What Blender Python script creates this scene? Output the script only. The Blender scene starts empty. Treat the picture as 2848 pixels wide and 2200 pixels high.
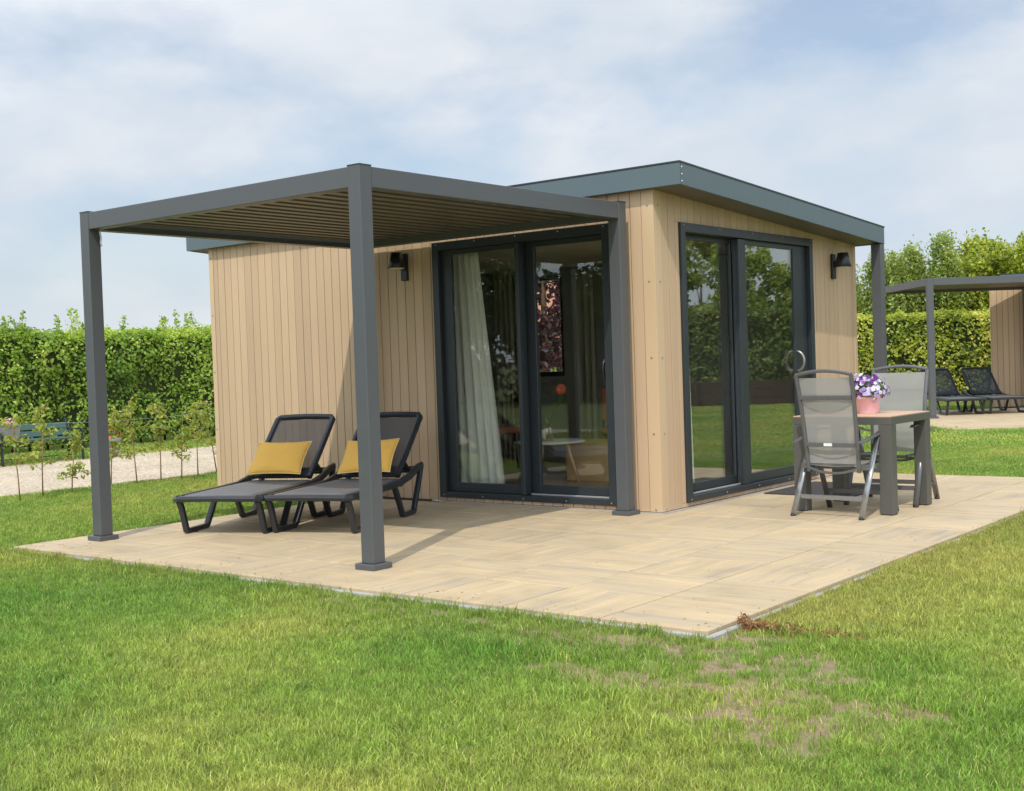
import bpy, bmesh, math, random
import numpy as np
from mathutils import Vector, Matrix, noise as mnoise

random.seed(7)
RNG = np.random.default_rng(11)
S = bpy.context.scene
COL = S.collection
V = Vector

# ------------------------------------------------------------------ camera
cam = bpy.data.cameras.new('camera')
cam.sensor_width = 36.0
cam.lens = 3470.4 / 2848 * 36
cam.clip_start = 0.05
cam.clip_end = 3000
CAM = V((5.2542, -8.5286, 1.2523))
yaw, pitch, roll = 0.6692, -0.0267, -0.0337
Fv = V((-math.sin(yaw) * math.cos(pitch), math.cos(yaw) * math.cos(pitch), math.sin(pitch)))
R0 = V((math.cos(yaw), math.sin(yaw), 0))
U0 = R0.cross(Fv)
Rv = R0 * math.cos(roll) + U0 * math.sin(roll)
Uv = -R0 * math.sin(roll) + U0 * math.cos(roll)
camo = bpy.data.objects.new('camera', cam)
camo.matrix_world = Matrix(((Rv.x, Uv.x, -Fv.x, CAM.x), (Rv.y, Uv.y, -Fv.y, CAM.y),
                            (Rv.z, Uv.z, -Fv.z, CAM.z), (0, 0, 0, 1)))
COL.objects.link(camo)
S.camera = camo

# ------------------------------------------------------------------ sky
w = bpy.data.worlds.new('World')
S.world = w
w.use_nodes = True
nt = w.node_tree
nt.nodes.clear()
def N(t, ty, **k):
    n = t.nodes.new(ty)
    for a, b in k.items():
        setattr(n, a, b)
    return n
SUN = V((0.304, -0.678, 1.0)).normalized()
out = N(nt, 'ShaderNodeOutputWorld')
bg = N(nt, 'ShaderNodeBackground')
bg.inputs['Strength'].default_value = 0.13
sky = N(nt, 'ShaderNodeTexSky', sky_type='NISHITA', sun_disc=False)
sky.sun_elevation = math.asin(SUN.z)
sky.sun_rotation = math.atan2(SUN.x, SUN.y)
sky.altitude = 0
sky.air_density = 1.0
sky.dust_density = 1.5
sky.ozone_density = 1.0
tc = N(nt, 'ShaderNodeTexCoord')
mp = N(nt, 'ShaderNodeMapping')
mp.inputs['Scale'].default_value = (1.0, 1.0, 2.1)
mp.inputs['Location'].default_value = (3.1, 1.7, 0.4)
nt.links.new(tc.outputs['Generated'], mp.inputs['Vector'])
n1 = N(nt, 'ShaderNodeTexNoise')
n1.inputs['Scale'].default_value = 3.2
n1.inputs['Detail'].default_value = 9
n1.inputs['Roughness'].default_value = 0.52
n1.inputs['Distortion'].default_value = 0.1
n2 = N(nt, 'ShaderNodeTexNoise')
n2.inputs['Scale'].default_value = 5.5
n2.inputs['Detail'].default_value = 8
n2.inputs['Roughness'].default_value = 0.5
nt.links.new(mp.outputs[0], n1.inputs['Vector'])
nt.links.new(mp.outputs[0], n2.inputs['Vector'])
r1 = N(nt, 'ShaderNodeValToRGB')
r1.color_ramp.elements[0].position = 0.35
r1.color_ramp.elements[0].color = (0.30, 0.30, 0.30, 1)
r1.color_ramp.elements[1].position = 0.50
r1.color_ramp.elements[1].color = (1, 1, 1, 1)
nt.links.new(n1.outputs['Fac'], r1.inputs[0])
r2 = N(nt, 'ShaderNodeValToRGB')
r2.color_ramp.elements[0].position = 0.36
r2.color_ramp.elements[0].color = (4.45, 5.10, 5.85, 1)
r2.color_ramp.elements[1].position = 0.66
r2.color_ramp.elements[1].color = (5.95, 6.15, 6.45, 1)
nt.links.new(n2.outputs['Fac'], r2.inputs[0])
mx = N(nt, 'ShaderNodeMix', data_type='RGBA')
# thin cloud closes up towards the horizon
sz = N(nt, 'ShaderNodeSeparateXYZ')
nt.links.new(tc.outputs['Generated'], sz.inputs[0])
hz = N(nt, 'ShaderNodeMapRange')
hz.inputs['From Min'].default_value = 0.02
hz.inputs['From Max'].default_value = 0.20
hz.inputs['To Min'].default_value = 1.0
hz.inputs['To Max'].default_value = 0.0
nt.links.new(sz.outputs[2], hz.inputs['Value'])
mxx = N(nt, 'ShaderNodeMath', operation='MAXIMUM')
nt.links.new(r1.outputs[0], mxx.inputs[0])
nt.links.new(hz.outputs[0], mxx.inputs[1])
nt.links.new(mxx.outputs[0], mx.inputs[0])
blue = N(nt, 'ShaderNodeMix', data_type='RGBA', blend_type='MULTIPLY')
blue.inputs[0].default_value = 1
nt.links.new(sky.outputs[0], blue.inputs[6])
blue.inputs[7].default_value = (1.0, 1.0, 1.0, 1)
nt.links.new(blue.outputs[2], mx.inputs[6])
# cloud is brighter towards the sun, as thin cloud is
dsun = N(nt, 'ShaderNodeVectorMath', operation='DOT_PRODUCT')
nt.links.new(tc.outputs['Generated'], dsun.inputs[0])
dsun.inputs[1].default_value = SUN
msun = N(nt, 'ShaderNodeMapRange')
msun.inputs['From Min'].default_value = -0.35
msun.inputs['From Max'].default_value = 1.0
msun.inputs['To Min'].default_value = 1.0
msun.inputs['To Max'].default_value = 2.3
nt.links.new(dsun.outputs['Value'], msun.inputs['Value'])
csun = N(nt, 'ShaderNodeVectorMath', operation='SCALE')
nt.links.new(r2.outputs[0], csun.inputs[0])
nt.links.new(msun.outputs[0], csun.inputs['Scale'])
nt.links.new(csun.outputs[0], mx.inputs[7])
nt.links.new(mx.outputs[2], bg.inputs['Color'])
nt.links.new(bg.outputs[0], out.inputs[0])

# ------------------------------------------------------------------ sun
sl = bpy.data.lights.new('sun', 'SUN')
sl.energy = 2.7
sl.angle = math.radians(0.6)
sl.color = (1.0, 0.95, 0.87)
so = bpy.data.objects.new('sun', sl)
so.rotation_euler = SUN.to_track_quat('Z', 'Y').to_euler()
so.location = (10, -20, 30)
COL.objects.link(so)
S.view_settings.view_transform = 'Standard'
S.view_settings.look = 'None'
S.view_settings.exposure = 0.12
S.view_settings.gamma = 1.0
S.view_settings.use_curve_mapping = False
S.cycles.max_bounces = 10
S.cycles.transparent_max_bounces = 24
S.cycles.glossy_bounces = 5

# ------------------------------------------------------------------ materials
def mat(name, col=(0.5, 0.5, 0.5), rough=0.5, metal=0.0, var=0.06, scale=12.0, bump=0.0, bscale=60.0, objvar=0.0,
        spec=0.5, stretch=(1, 1, 1), rvar=0.08):
    m = bpy.data.materials.new(name)
    m.use_nodes = True
    t = m.node_tree
    p = t.nodes['Principled BSDF']
    p.inputs['Roughness'].default_value = rough
    p.inputs['Metallic'].default_value = metal
    p.inputs['Specular IOR Level'].default_value = spec
    c = N(t, 'ShaderNodeTexCoord')
    mm = N(t, 'ShaderNodeMapping')
    mm.inputs['Scale'].default_value = stretch
    t.links.new(c.outputs['Object'], mm.inputs[0])
    n = N(t, 'ShaderNodeTexNoise')
    n.inputs['Scale'].default_value = scale
    n.inputs['Detail'].default_value = 6
    t.links.new(mm.outputs[0], n.inputs['Vector'])
    oi = N(t, 'ShaderNodeObjectInfo')
    # value multiplier = 1 + var*(noise-.5)*2 + objvar*(rand-.5)*2
    a = N(t, 'ShaderNodeMath', operation='MULTIPLY_ADD')
    a.inputs[1].default_value = 2 * var
    a.inputs[2].default_value = 1 - var - objvar
    t.links.new(n.outputs['Fac'], a.inputs[0])
    b = N(t, 'ShaderNodeMath', operation='MULTIPLY_ADD')
    b.inputs[1].default_value = 2 * objvar
    t.links.new(oi.outputs['Random'], b.inputs[0])
    t.links.new(a.outputs[0], b.inputs[2])
    hv = N(t, 'ShaderNodeHueSaturation')
    hv.inputs['Color'].default_value = (*col, 1)
    t.links.new(b.outputs[0], hv.inputs['Value'])
    t.links.new(hv.outputs[0], p.inputs['Base Color'])
    rr = N(t, 'ShaderNodeMath', operation='MULTIPLY_ADD')
    rr.inputs[1].default_value = 2 * rvar
    rr.inputs[2].default_value = max(0.02, rough - rvar)
    t.links.new(n.outputs['Fac'], rr.inputs[0])
    t.links.new(rr.outputs[0], p.inputs['Roughness'])
    if bump > 0:
        nb = N(t, 'ShaderNodeTexNoise')
        nb.inputs['Scale'].default_value = bscale
        nb.inputs['Detail'].default_value = 4
        t.links.new(mm.outputs[0], nb.inputs['Vector'])
        bb = N(t, 'ShaderNodeBump')
        bb.inputs['Strength'].default_value = bump
        bb.inputs['Distance'].default_value = 0.01
        t.links.new(nb.outputs['Fac'], bb.inputs['Height'])
        t.links.new(bb.outputs[0], p.inputs['Normal'])
    return m

M = {}
M['pergola'] = mat('pergola_grey', (0.080, 0.086, 0.092), 0.40, var=0.05, bump=0.08, bscale=400)
M['slat'] = mat('louvre_grey', (0.13, 0.112, 0.095), 0.45, var=0.05)
M['anthracite'] = mat('anthracite_frame', (0.024, 0.031, 0.037), 0.38, var=0.05, bump=0.05, bscale=400)
M['fascia'] = mat('fascia_panel', (0.086, 0.124, 0.138), 0.40, var=0.05, scale=3)
M['soffit'] = mat('soffit_panel', (0.12, 0.105, 0.08), 0.6)
M['dark'] = mat('dark_membrane', (0.012, 0.010, 0.008), 0.8)
M['lamp'] = mat('lamp_black', (0.010, 0.011, 0.013), 0.35)
M['lens'] = mat('lamp_lens', (0.62, 0.60, 0.56), 0.35)
M['bolt'] = mat('bolt_steel', (0.30, 0.28, 0.25), 0.35, metal=0.7)
M['alu'] = mat('aluminium', (0.55, 0.55, 0.55), 0.35, metal=0.6)
M['trimwood'] = mat('corner_board', (0.55, 0.40, 0.245), 0.55, var=0.06, scale=4, stretch=(1, 1, 0.2))
M['lounge'] = mat('lounger_resin', (0.022, 0.026, 0.032), 0.34, var=0.08, bump=0.08, bscale=300)
M['sling'] = mat('sling_grey', (0.125, 0.133, 0.148), 0.45, var=0.06, bump=0.3, bscale=500, spec=0.6)
M['yellow'] = mat('yellow_cotton', (0.86, 0.49, 0.095), 0.85, var=0.07, scale=9, bump=0.5, bscale=320)
M['piping'] = mat('yellow_piping', (0.85, 0.60, 0.22), 0.8)
M['alum_dark'] = mat('chair_aluminium', (0.125, 0.128, 0.13), 0.30, metal=0.25, var=0.05)
M['alum_lit'] = mat('chair_leg_lit', (0.30, 0.31, 0.325), 0.22, metal=0.7, var=0.05)  # glossy, paler copy of the chair metal with sunlight put into its colour
M['tableframe'] = mat('table_frame', (0.085, 0.085, 0.075), 0.45, var=0.05, bump=0.1, bscale=300)
M['tabletop'] = mat('table_wood', (0.55, 0.36, 0.235), 0.5, var=0.12, scale=8, stretch=(12, 1, 1))
M['pink'] = mat('pink_enamel', (0.86, 0.50, 0.56), 0.32, var=0.05, scale=18)
M['white'] = mat('white_paint', (0.78, 0.77, 0.74), 0.5)
M['tag'] = mat('label_white', (0.7, 0.7, 0.68), 0.6)
M['kerb'] = mat('kerb_concrete', (0.36, 0.35, 0.34), 0.85, var=0.2, scale=30, bump=0.5, bscale=150)
M['slab'] = mat('bedding_sand', (0.06, 0.04, 0.025), 0.95, var=0.2)
M['mat'] = mat('doormat', (0.055, 0.048, 0.048), 0.95, var=0.12, bump=0.6, bscale=400)
M['turfedge'] = mat('turf_soil', (0.21, 0.10, 0.045), 0.95, var=0.4, scale=40, bump=1.0, bscale=80)
M['curtain'] = mat('curtain_cloth', (0.78, 0.77, 0.68), 0.9, var=0.06, bump=0.2, bscale=300)
M['curtain2'] = mat('curtain_taupe', (0.42, 0.39, 0.30), 0.9, var=0.06)
M['intwall'] = mat('interior_wall', (0.34, 0.32, 0.29), 0.8)
M['intceil'] = mat('interior_ceiling', (0.55, 0.50, 0.38), 0.8)
M['intfloor'] = mat('interior_floor', (0.38, 0.28, 0.17), 0.45, var=0.15, scale=3, stretch=(1, 8, 1))
M['oak'] = mat('oak', (0.74, 0.49, 0.24), 0.5, var=0.12, scale=6, stretch=(1, 1, 0.15))
M['leather'] = mat('brown_leather', (0.36, 0.12, 0.05), 0.5, var=0.12, bump=0.2)
M['blackmetal'] = mat('black_metal', (0.015, 0.015, 0.016), 0.4)
M['greenstem'] = mat('stem_green', (0.05, 0.11, 0.03), 0.6)
M['gerbera'] = mat('gerbera_petal', (0.85, 0.16, 0.07), 0.6, var=0.15)
M['paperlabel'] = mat('paper_label', (0.80, 0.78, 0.70), 0.7)
M['benchgreen'] = mat('bench_green', (0.045, 0.10, 0.085), 0.5, var=0.08)
M['castiron'] = mat('cast_iron', (0.02, 0.022, 0.022), 0.5)
M['potgrey'] = mat('grey_pot', (0.20, 0.20, 0.21), 0.7, var=0.08)
M['bark'] = mat('bark', (0.16, 0.10, 0.06), 0.9, var=0.25, scale=20, bump=0.8, bscale=60)
M['redstem'] = mat('sapling_bark', (0.30, 0.20, 0.09), 0.85, var=0.2)
M['brick'] = mat('red_brick', (0.30, 0.13, 0.08), 0.9, var=0.2, scale=20)
M['rooftile'] = mat('orange_roof_tile', (0.46, 0.19, 0.12), 0.8, var=0.15, scale=5, objvar=0.06)
M['hedgecore'] = mat('hedge_dark_core', (0.030, 0.045, 0.010), 0.95, var=0.3)
M['wire'] = mat('galvanised_wire', (0.45, 0.47, 0.47), 0.5)
M['cable'] = mat('cable_black', (0.03, 0.03, 0.03), 0.5)

def plank_mat():
    m = bpy.data.materials.new('cladding_wood_composite')
    m.use_nodes = True
    t = m.node_tree
    p = t.nodes['Principled BSDF']
    p.inputs['Roughness'].default_value = 0.62
    c = N(t, 'ShaderNodeTexCoord')
    oi = N(t, 'ShaderNodeObjectInfo')
    ad = N(t, 'ShaderNodeVectorMath', operation='ADD')
    sc_ = N(t, 'ShaderNodeVectorMath', operation='SCALE')
    cm = N(t, 'ShaderNodeCombineXYZ')
    for k in range(3):
        t.links.new(oi.outputs['Random'], cm.inputs[k])
    t.links.new(cm.outputs[0], sc_.inputs[0])
    sc_.inputs['Scale'].default_value = 37.0
    t.links.new(c.outputs['Object'], ad.inputs[0])
    t.links.new(sc_.outputs[0], ad.inputs[1])
    mp1 = N(t, 'ShaderNodeMapping')
    mp1.inputs['Scale'].default_value = (60, 60, 1.6)
    t.links.new(ad.outputs[0], mp1.inputs[0])
    g = N(t, 'ShaderNodeTexNoise')
    g.inputs['Scale'].default_value = 1.0
    g.inputs['Detail'].default_value = 5
    t.links.new(mp1.outputs[0], g.inputs['Vector'])
    mp2 = N(t, 'ShaderNodeMapping')
    mp2.inputs['Scale'].default_value = (2, 2, 0.7)
    t.links.new(ad.outputs[0], mp2.inputs[0])
    g2 = N(t, 'ShaderNodeTexNoise')
    g2.inputs['Scale'].default_value = 1.5
    g2.inputs['Detail'].default_value = 3
    t.links.new(mp2.outputs[0], g2.inputs['Vector'])
    s = N(t, 'ShaderNodeMath', operation='MULTIPLY_ADD')
    s.inputs[1].default_value = 0.14
    t.links.new(g.outputs['Fac'], s.inputs[0])
    s2 = N(t, 'ShaderNodeMath', operation='MULTIPLY_ADD')
    s2.inputs[1].default_value = 0.12
    s2.inputs[2].default_value = 0.77
    t.links.new(g2.outputs['Fac'], s2.inputs[0])
    t.links.new(s2.outputs[0], s.inputs[2])
    s3 = N(t, 'ShaderNodeMath', operation='MULTIPLY_ADD')
    s3.inputs[1].default_value = 0.17
    t.links.new(oi.outputs['Random'], s3.inputs[0])
    t.links.new(s.outputs[0], s3.inputs[2])
    hv = N(t, 'ShaderNodeHueSaturation')
    hv.inputs['Color'].default_value = (0.51, 0.362, 0.228, 1)
    t.links.new(s3.outputs[0], hv.inputs['Value'])
    t.links.new(hv.outputs[0], p.inputs['Base Color'])
    b = N(t, 'ShaderNodeBump')
    b.inputs['Strength'].default_value = 0.15
    b.inputs['Distance'].default_value = 0.003
    t.links.new(g.outputs['Fac'], b.inputs['Height'])
    t.links.new(b.outputs[0], p.inputs['Normal'])
    return m
M['plank'] = plank_mat()

def tile_mat():
    m = bpy.data.materials.new('striped_paving_tile')
    m.use_nodes = True
    t = m.node_tree
    p = t.nodes['Principled BSDF']
    p.inputs['Roughness'].default_value = 0.7
    c = N(t, 'ShaderNodeTexCoord')
    oi = N(t, 'ShaderNodeObjectInfo')
    cm = N(t, 'ShaderNodeCombineXYZ')
    for k in range(3):
        t.links.new(oi.outputs['Random'], cm.inputs[k])
    sc_ = N(t, 'ShaderNodeVectorMath', operation='SCALE')
    sc_.inputs['Scale'].default_value = 53.0
    t.links.new(cm.outputs[0], sc_.inputs[0])
    ad = N(t, 'ShaderNodeVectorMath', operation='ADD')
    t.links.new(c.outputs['Object'], ad.inputs[0])
    t.links.new(sc_.outputs[0], ad.inputs[1])
    def st(sc, detail, rough):
        mm = N(t, 'ShaderNodeMapping')
        mm.inputs['Scale'].default_value = sc
        t.links.new(ad.outputs[0], mm.inputs[0])
        n = N(t, 'ShaderNodeTexNoise')
        n.inputs['Scale'].default_value = 1
        n.inputs['Detail'].default_value = detail
        n.inputs['Roughness'].default_value = rough
        t.links.new(mm.outputs[0], n.inputs['Vector'])
        return n
    a = st((0.9, 11, 1), 4, 0.6)
    b = st((2.2, 70, 1), 5, 0.65)
    d = st((1.2, 1.2, 1), 3, 0.5)
    e = st((120, 160, 1), 2, 0.5)
    r = N(t, 'ShaderNodeValToRGB')
    el = r.color_ramp.elements
    el[0].position = 0.36
    el[0].color = (0.34, 0.285, 0.215, 1)
    el[1].position = 0.57
    el[1].color = (0.52, 0.395, 0.225, 1)
    x = el.new(0.46)
    x.color = (0.44, 0.352, 0.238, 1)
    x = el.new(0.66)
    x.color = (0.58, 0.48, 0.33, 1)
    s = N(t, 'ShaderNodeMath', operation='MULTIPLY_ADD')
    s.inputs[1].default_value = 0.45
    t.links.new(a.outputs['Fac'], s.inputs[0])
    s2 = N(t, 'ShaderNodeMath', operation='MULTIPLY')
    s2.inputs[1].default_value = 0.55
    t.links.new(b.outputs['Fac'], s2.inputs[0])
    t.links.new(s2.outputs[0], s.inputs[2])
    t.links.new(s.outputs[0], r.inputs[0])
    v = N(t, 'ShaderNodeMath', operation='MULTIPLY_ADD')
    v.inputs[1].default_value = 0.16
    v.inputs[2].default_value = 0.80
    t.links.new(d.outputs['Fac'], v.inputs[0])
    v2 = N(t, 'ShaderNodeMath', operation='MULTIPLY_ADD')
    v2.inputs[1].default_value = 0.10
    t.links.new(e.outputs['Fac'], v2.inputs[0])
    t.links.new(v.outputs[0], v2.inputs[2])
    v3 = N(t, 'ShaderNodeMath', operation='MULTIPLY_ADD')
    v3.inputs[1].default_value = 0.09
    t.links.new(oi.outputs['Random'], v3.inputs[0])
    t.links.new(v2.outputs[0], v3.inputs[2])
    gp = N(t, 'ShaderNodeNewGeometry')
    dn = N(t, 'ShaderNodeTexNoise')
    dn.inputs['Scale'].default_value = 2.2
    dn.inputs['Detail'].default_value = 7
    dn.inputs['Roughness'].default_value = 0.62
    t.links.new(gp.outputs['Position'], dn.inputs['Vector'])
    dr = N(t, 'ShaderNodeMapRange')
    dr.inputs['From Min'].default_value = 0.32
    dr.inputs['From Max'].default_value = 0.50
    dr.inputs['To Min'].default_value = 0.86
    dr.inputs['To Max'].default_value = 1.0
    t.links.new(dn.outputs['Fac'], dr.inputs['Value'])
    v4 = N(t, 'ShaderNodeMath', operation='MULTIPLY')
    t.links.new(v3.outputs[0], v4.inputs[0])
    t.links.new(dr.outputs[0], v4.inputs[1])
    v2 = v4
    hv = N(t, 'ShaderNodeHueSaturation')
    t.links.new(r.outputs[0], hv.inputs['Color'])
    t.links.new(v2.outputs[0], hv.inputs['Value'])
    t.links.new(hv.outputs[0], p.inputs['Base Color'])
    bp = N(t, 'ShaderNodeBump')
    bp.inputs['Strength'].default_value = 0.25
    bp.inputs['Distance'].default_value = 0.003
    t.links.new(b.outputs['Fac'], bp.inputs['Height'])
    t.links.new(bp.outputs[0], p.inputs['Normal'])
    return m
M['tile'] = tile_mat()

def glass_mat(name, tint, f0):
    m = bpy.data.materials.new(name)
    m.use_nodes = True
    t = m.node_tree
    t.nodes.clear()
    o = N(t, 'ShaderNodeOutputMaterial')
    tr = N(t, 'ShaderNodeBsdfTransparent')
    tr.inputs[0].default_value = (*tint, 1)
    gl = N(t, 'ShaderNodeBsdfGlossy')
    gl.inputs['Roughness'].default_value = 0.0
    gl.inputs['Color'].default_value = (0.93, 0.96, 0.95, 1)
    ge = N(t, 'ShaderNodeNewGeometry')
    # gentle waviness of the pane
    tcn = N(t, 'ShaderNodeTexNoise')
    tcn.inputs['Scale'].default_value = 1.3
    bpn = N(t, 'ShaderNodeBump')
    bpn.inputs['Strength'].default_value = 0.03
    bpn.inputs['Distance'].default_value = 0.02
    t.links.new(ge.outputs['Position'], tcn.inputs['Vector'])
    t.links.new(tcn.outputs['Fac'], bpn.inputs['Height'])
    t.links.new(bpn.outputs[0], gl.inputs['Normal'])
    dt = N(t, 'ShaderNodeVectorMath', operation='DOT_PRODUCT')
    t.links.new(ge.outputs['Incoming'], dt.inputs[0])
    t.links.new(ge.outputs['Normal'], dt.inputs[1])
    ab = N(t, 'ShaderNodeMath', operation='ABSOLUTE')
    t.links.new(dt.outputs['Value'], ab.inputs[0])
    om = N(t, 'ShaderNodeMath', operation='SUBTRACT')
    om.inputs[0].default_value = 1
    t.links.new(ab.outputs[0], om.inputs[1])
    pw = N(t, 'ShaderNodeMath', operation='POWER')
    pw.inputs[1].default_value = 2.5
    t.links.new(om.outputs[0], pw.inputs[0])
    ma = N(t, 'ShaderNodeMath', operation='MULTIPLY_ADD')
    ma.inputs[1].default_value = 1 - f0
    ma.inputs[2].default_value = f0
    t.links.new(pw.outputs[0], ma.inputs[0])
    mi = N(t, 'ShaderNodeMixShader')
    t.links.new(ma.outputs[0], mi.inputs[0])
    t.links.new(tr.outputs[0], mi.inputs[1])
    t.links.new(gl.outputs[0], mi.inputs[2])
    t.links.new(mi.outputs[0], o.inputs[0])
    return m
M['glass'] = glass_mat('double_glazing', (0.97, 0.985, 0.975), 0.042)
M['bottleglass'] = glass_mat('bottle_glass', (0.80, 0.62, 0.50), 0.16)

def mesh_fabric(name, col, see, rough=0.6):
    m = bpy.data.materials.new(name)
    m.use_nodes = True
    t = m.node_tree
    p = t.nodes['Principled BSDF']
    p.inputs['Base Color'].default_value = (*col, 1)
    p.inputs['Roughness'].default_value = rough
    o = [n for n in t.nodes if n.type == 'OUTPUT_MATERIAL'][0]
    c = N(t, 'ShaderNodeTexCoord')
    n = N(t, 'ShaderNodeTexNoise')
    n.inputs['Scale'].default_value = 6
    t.links.new(c.outputs['Object'], n.inputs['Vector'])
    hv = N(t, 'ShaderNodeHueSaturation')
    hv.inputs['Color'].default_value = (*col, 1)
    a = N(t, 'ShaderNodeMath', operation='MULTIPLY_ADD')
    a.inputs[1].default_value = 0.2
    a.inputs[2].default_value = 0.9
    t.links.new(n.outputs['Fac'], a.inputs[0])
    t.links.new(a.outputs[0], hv.inputs['Value'])
    t.links.new(hv.outputs[0], p.inputs['Base Color'])
    tl = N(t, 'ShaderNodeBsdfTranslucent')
    tl.inputs[0].default_value = (*col, 1)
    m0 = N(t, 'ShaderNodeMixShader')
    m0.inputs[0].default_value = 0.25
    t.links.new(p.outputs[0], m0.inputs[1])
    t.links.new(tl.outputs[0], m0.inputs[2])
    tr = N(t, 'ShaderNodeBsdfTransparent')
    m1 = N(t, 'ShaderNodeMixShader')
    m1.inputs[0].default_value = see
    t.links.new(m0.outputs[0], m1.inputs[1])
    t.links.new(tr.outputs[0], m1.inputs[2])
    t.links.new(m1.outputs[0], o.inputs[0])
    return m
M['backmesh'] = mesh_fabric('lounger_back_mesh', (0.055, 0.066, 0.085), 0.20)
M['textilene'] = mesh_fabric('textilene', (0.36, 0.36, 0.34), 0.13)

def leaf_mat(name, dark, light, trans=0.35, extra=None, rough=0.45):
    m = bpy.data.materials.new(name)
    m.use_nodes = True
    t = m.node_tree
    p = t.nodes['Principled BSDF']
    p.inputs['Roughness'].default_value = rough
    o = [n for n in t.nodes if n.type == 'OUTPUT_MATERIAL'][0]
    at = N(t, 'ShaderNodeAttribute', attribute_name='rnd')
    r = N(t, 'ShaderNodeValToRGB')
    r.color_ramp.elements[0].color = (*dark, 1)
    r.color_ramp.elements[1].color = (*light, 1)
    if extra:
        x = r.color_ramp.elements.new(0.93)
        x.color = (*light, 1)
        r.color_ramp.elements[-1].color = (*extra, 1)
    t.links.new(at.outputs['Fac'], r.inputs[0])
    t.links.new(r.outputs[0], p.inputs['Base Color'])
    tl = N(t, 'ShaderNodeBsdfTranslucent')
    hv = N(t, 'ShaderNodeHueSaturation')
    hv.inputs['Value'].default_value = 1.5
    hv.inputs['Hue'].default_value = 0.485
    t.links.new(r.outputs[0], hv.inputs['Color'])
    t.links.new(hv.outputs[0], tl.inputs[0])
    mi = N(t, 'ShaderNodeMixShader')
    mi.inputs[0].default_value = trans
    t.links.new(p.outputs[0], mi.inputs[1])
    t.links.new(tl.outputs[0], mi.inputs[2])
    t.links.new(mi.outputs[0], o.inputs[0])
    return m
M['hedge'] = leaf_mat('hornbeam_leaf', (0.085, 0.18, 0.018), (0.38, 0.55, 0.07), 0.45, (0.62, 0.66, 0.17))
M['hedge2'] = leaf_mat('beech_leaf', (0.11, 0.18, 0.015), (0.56, 0.62, 0.08), 0.45, (0.80, 0.70, 0.24))
M['treeleaf'] = leaf_mat('young_tree_leaf', (0.13, 0.21, 0.04), (0.44, 0.52, 0.13), 0.45, (0.66, 0.60, 0.28))
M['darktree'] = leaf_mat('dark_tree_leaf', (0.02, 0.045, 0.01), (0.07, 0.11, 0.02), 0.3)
M['copper'] = leaf_mat('copper_beech_leaf', (0.035, 0.010, 0.018), (0.16, 0.06, 0.08), 0.3)
M['sapleaf'] = leaf_mat('sapling_leaf', (0.17, 0.26, 0.035), (0.42, 0.46, 0.08), 0.42, (0.60, 0.48, 0.18))
M['potleaf'] = leaf_mat('viola_leaf', (0.05, 0.10, 0.02), (0.16, 0.24, 0.05), 0.3)
M['lilac'] = leaf_mat('viola_petal_pale', (0.36, 0.28, 0.66), (0.85, 0.80, 0.92), 0.3, (0.9, 0.5, 0.4))
M['purple'] = leaf_mat('viola_petal_purple', (0.12, 0.01, 0.16), (0.32, 0.06, 0.34), 0.3)
M['orangepetal'] = leaf_mat('orange_petal', (0.8, 0.10, 0.03), (0.9, 0.25, 0.06), 0.2)
M['redwhite'] = leaf_mat('red_white_petal', (0.55, 0.05, 0.06), (0.85, 0.75, 0.8), 0.2)

M['shadehedge'] = leaf_mat('loose_hedge_leaf', (0.06, 0.11, 0.02), (0.24, 0.32, 0.07), 0.38, (0.42, 0.42, 0.14))  # darker leaf copy, shade on the mirrored hedge put into its colour
M['sleeper'] = mat('dark_sleeper', (0.055, 0.035, 0.022), 0.85, var=0.25, scale=8)
M['straw'] = leaf_mat('dry_straw', (0.22, 0.10, 0.035), (0.50, 0.32, 0.13), 0.2)

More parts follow.
